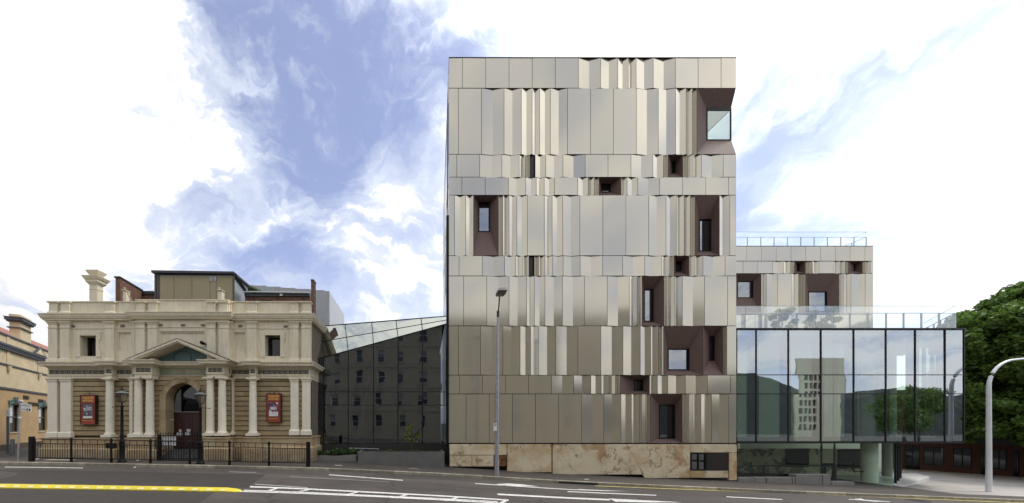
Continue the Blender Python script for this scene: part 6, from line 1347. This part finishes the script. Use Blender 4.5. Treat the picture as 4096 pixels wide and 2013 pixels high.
# kerb of the side street
kb = thing('far_kerb', 'kerb on the far side of the side street before the brick shop', 'kerb', (45, 31, gq))
for k in range(14):
    s0 = -14 + k * 2; obj('kerb_stone', Qm(MB().box(s0, s0 + 1.98, -1.9, -1.7, gq - .6, gz(Q0.x + UQ.x * (s0 + 1) - 1.4) + .12)), KERB, kb)
tree('plane_tree', 'big dense green plane tree overhanging the side street at the right', 49.0, 27.5, gz(48), 15.2, 6.3, 1, 10, .1, LEAF, trunk_h=.2, seed=21, tr=.35)
tr_ = [o for o in bpy.data.objects if o.name == 'plane_tree'][0]
for c in list(tr_.children):
    if c.name.startswith('crown') or c.name.startswith('branch'): bpy.data.objects.remove(c)
r = random.Random(31); cl = []
for i in range(480):
    a = r.uniform(0, 6.283); h = r.uniform(0, 1); u = r.uniform(.05, 1) ** .45; k = min(1, .86 + h * .8) * math.sqrt(max(0, 1 - max(0, h - .25) ** 2 / .5625))
    wv = 1 + .10 * math.sin(3 * a + 9 * h) + .07 * math.sin(7 * a + 4)
    cl.append((49.0 + 6.5 * u * k * wv * math.cos(a), 27.5 + 5.0 * u * k * wv * math.sin(a), .6 + 12.2 * h, r.uniform(.35, .95)))
for i in range(110):
    a = r.uniform(0, 6.283); u = r.uniform(0, .8); cl.append((49.0 + 6.2 * u * math.cos(a), 27.5 + 4.6 * u * math.sin(a), r.uniform(1.5, 10.2), r.uniform(.9, 1.5)))
leaf_obj('crown', leaves(170000, cl, .15, .7, 12), LEAF, tr_)
for i in range(0, 60, 4): obj('branch', limb((49.0, 27.5, 1 + i * .08), cl[i][:3], .12, .02, 3, .5), BARK, tr_)

# ------------------------------------------------------------------ across the road (seen in reflections)
of = thing('office_building', 'long beige render office building across the road, mirrored in the tower panels', 'building', (8, -9, gz(8)))
hs_ = []
for i in range(14):
    for j in range(5): hs_.append((-15 + i * 3.3, -14 + i * 3.3, 1.6 + j * 3.1, 3.4 + j * 3.1))
obj('wall', MB().wall(-17, 31, gz(31) - .5, 16.8, -9.3, -9, hs_), OFFICE, of); obj('back_wall', MB().box(-17, 31, -20, -9.9, gz(31) - .5, 16.6), OFFICE, of)
BL = mat('office_blind', (.30, .29, .26), .7, objvar=.5)
for h in hs_:
    w_ = obj('window', MB().box(h[0], h[1], -9.25, -9.2, h[2], h[3]), OFFGL, of)
    obj('window_frame', MB().wall(h[0] + .001, h[1] - .001, h[2] + .001, h[3] - .001, -9.199, -9.12, [(h[0] + .06, h[1] - .06, h[2] + .06, (h[2] + h[3]) / 2 - .03), (h[0] + .06, h[1] - .06, (h[2] + h[3]) / 2 + .03, h[3] - .06)]), SIGNW, w_)
    k = rng.random()
    if k > .35: obj('blind', MB().box(h[0] + .08, h[1] - .08, -9.19, -9.17, h[3] - .06 - (h[3] - h[2] - .12) * k * .7, h[3] - .06), BL, w_)
    obj('sill', MB().box(h[0] - .08, h[1] + .08, -8.999, -8.93, h[2] - .1, h[2] - .001), OFFICE, w_)
for z in (3.95, 7.05, 10.15, 13.25): obj('string_course', MB().box(-17, 31, -8.999, -8.95, z, z + .12), OFFICE, of)
obj('cornice', MB().box(-17.2, 31.2, -8.999, -8.7, 16.4, 16.8), OFFICE, of)
cbk = thing('cream_tower_block', 'tall cream tower block standing behind across the road, mirrored in the pavilion glass', 'building', (85, -32, gz(56)))
hb = [(80.8 + i * .95, 81.5 + i * .95, .5 + j * 1.7, 1.7 + j * 1.7) for i in range(4) for j in range(7)]
obj('wall', MB().wall(80, 89.5, gz(56) - 1, 15.4, -32.3, -32, hb), CBLOCK, cbk); obj('body', MB().box(85, 89.5, -34, -32.5, gz(56) - 1, 15.3), CBLOCK, cbk)
for h in hb: obj('window', MB().box(h[0], h[1], -32.28, -32.25, h[2], h[3]), OFFGL, cbk)
hill = MB(); n = 60
for i in range(n + 1):
    x = -150 + i * 8; hh = 14 + 10 * math.exp(-((x - 110) / 60) ** 2) + 4 * math.sin(i * .7) + 9 * math.exp(-((x - 30) / 50) ** 2)
    hill.v += [(x, -95, -6), (x, -120, hh), (x, -200, hh * .8), (x, -230, -6)]
for i in range(n):
    for j in range(3): a = i * 4 + j; hill.f.append((a, a + 4, a + 5, a + 1))
struct('hill', hill, HILLM)

for i, (x, y, h, lab) in enumerate(((79, -16, 9, 'leafy tree across the road nearer the office building, mirrored in the pavilion'), (88, -20, 11, 'taller leafy tree across the road further right, mirrored in the pavilion'), (97, -17, 8, 'small leafy tree furthest right across the road, mirrored in the pavilion'))):
    tree('street_tree', lab, x, y, gz(50), h, h * .34, 40, 5000, .16, LEAF, trunk_h=.25, seed=50 + i, tr=.2)
mb = MB(); c = on_road(3673, 2003); n = 24
for k in range(n):
    a0, a1 = 2 * math.pi * k / n, 2 * math.pi * (k + 1) / n
    for r0, r1 in ((0.02, .12), (.15, .25), (.28, .38)): mb.v += [(c[0] + r_ * math.cos(a), c[1] + r_ * math.sin(a), rz(c[0] + r_ * math.cos(a)) + .009) for r_, a in ((r0, a0), (r1, a0), (r1, a1), (r0, a1))]; q = len(mb.v); mb.f.append((q - 4, q - 3, q - 2, q - 1))
mh = obj('manhole_cover', mb, DARK); mh; (lambda *a: None)(mh, 'round dark manhole cover in the road near the right end of the kerb', 'manhole cover'); mh['kind'] = 'stuff' if 0 else 'structure'
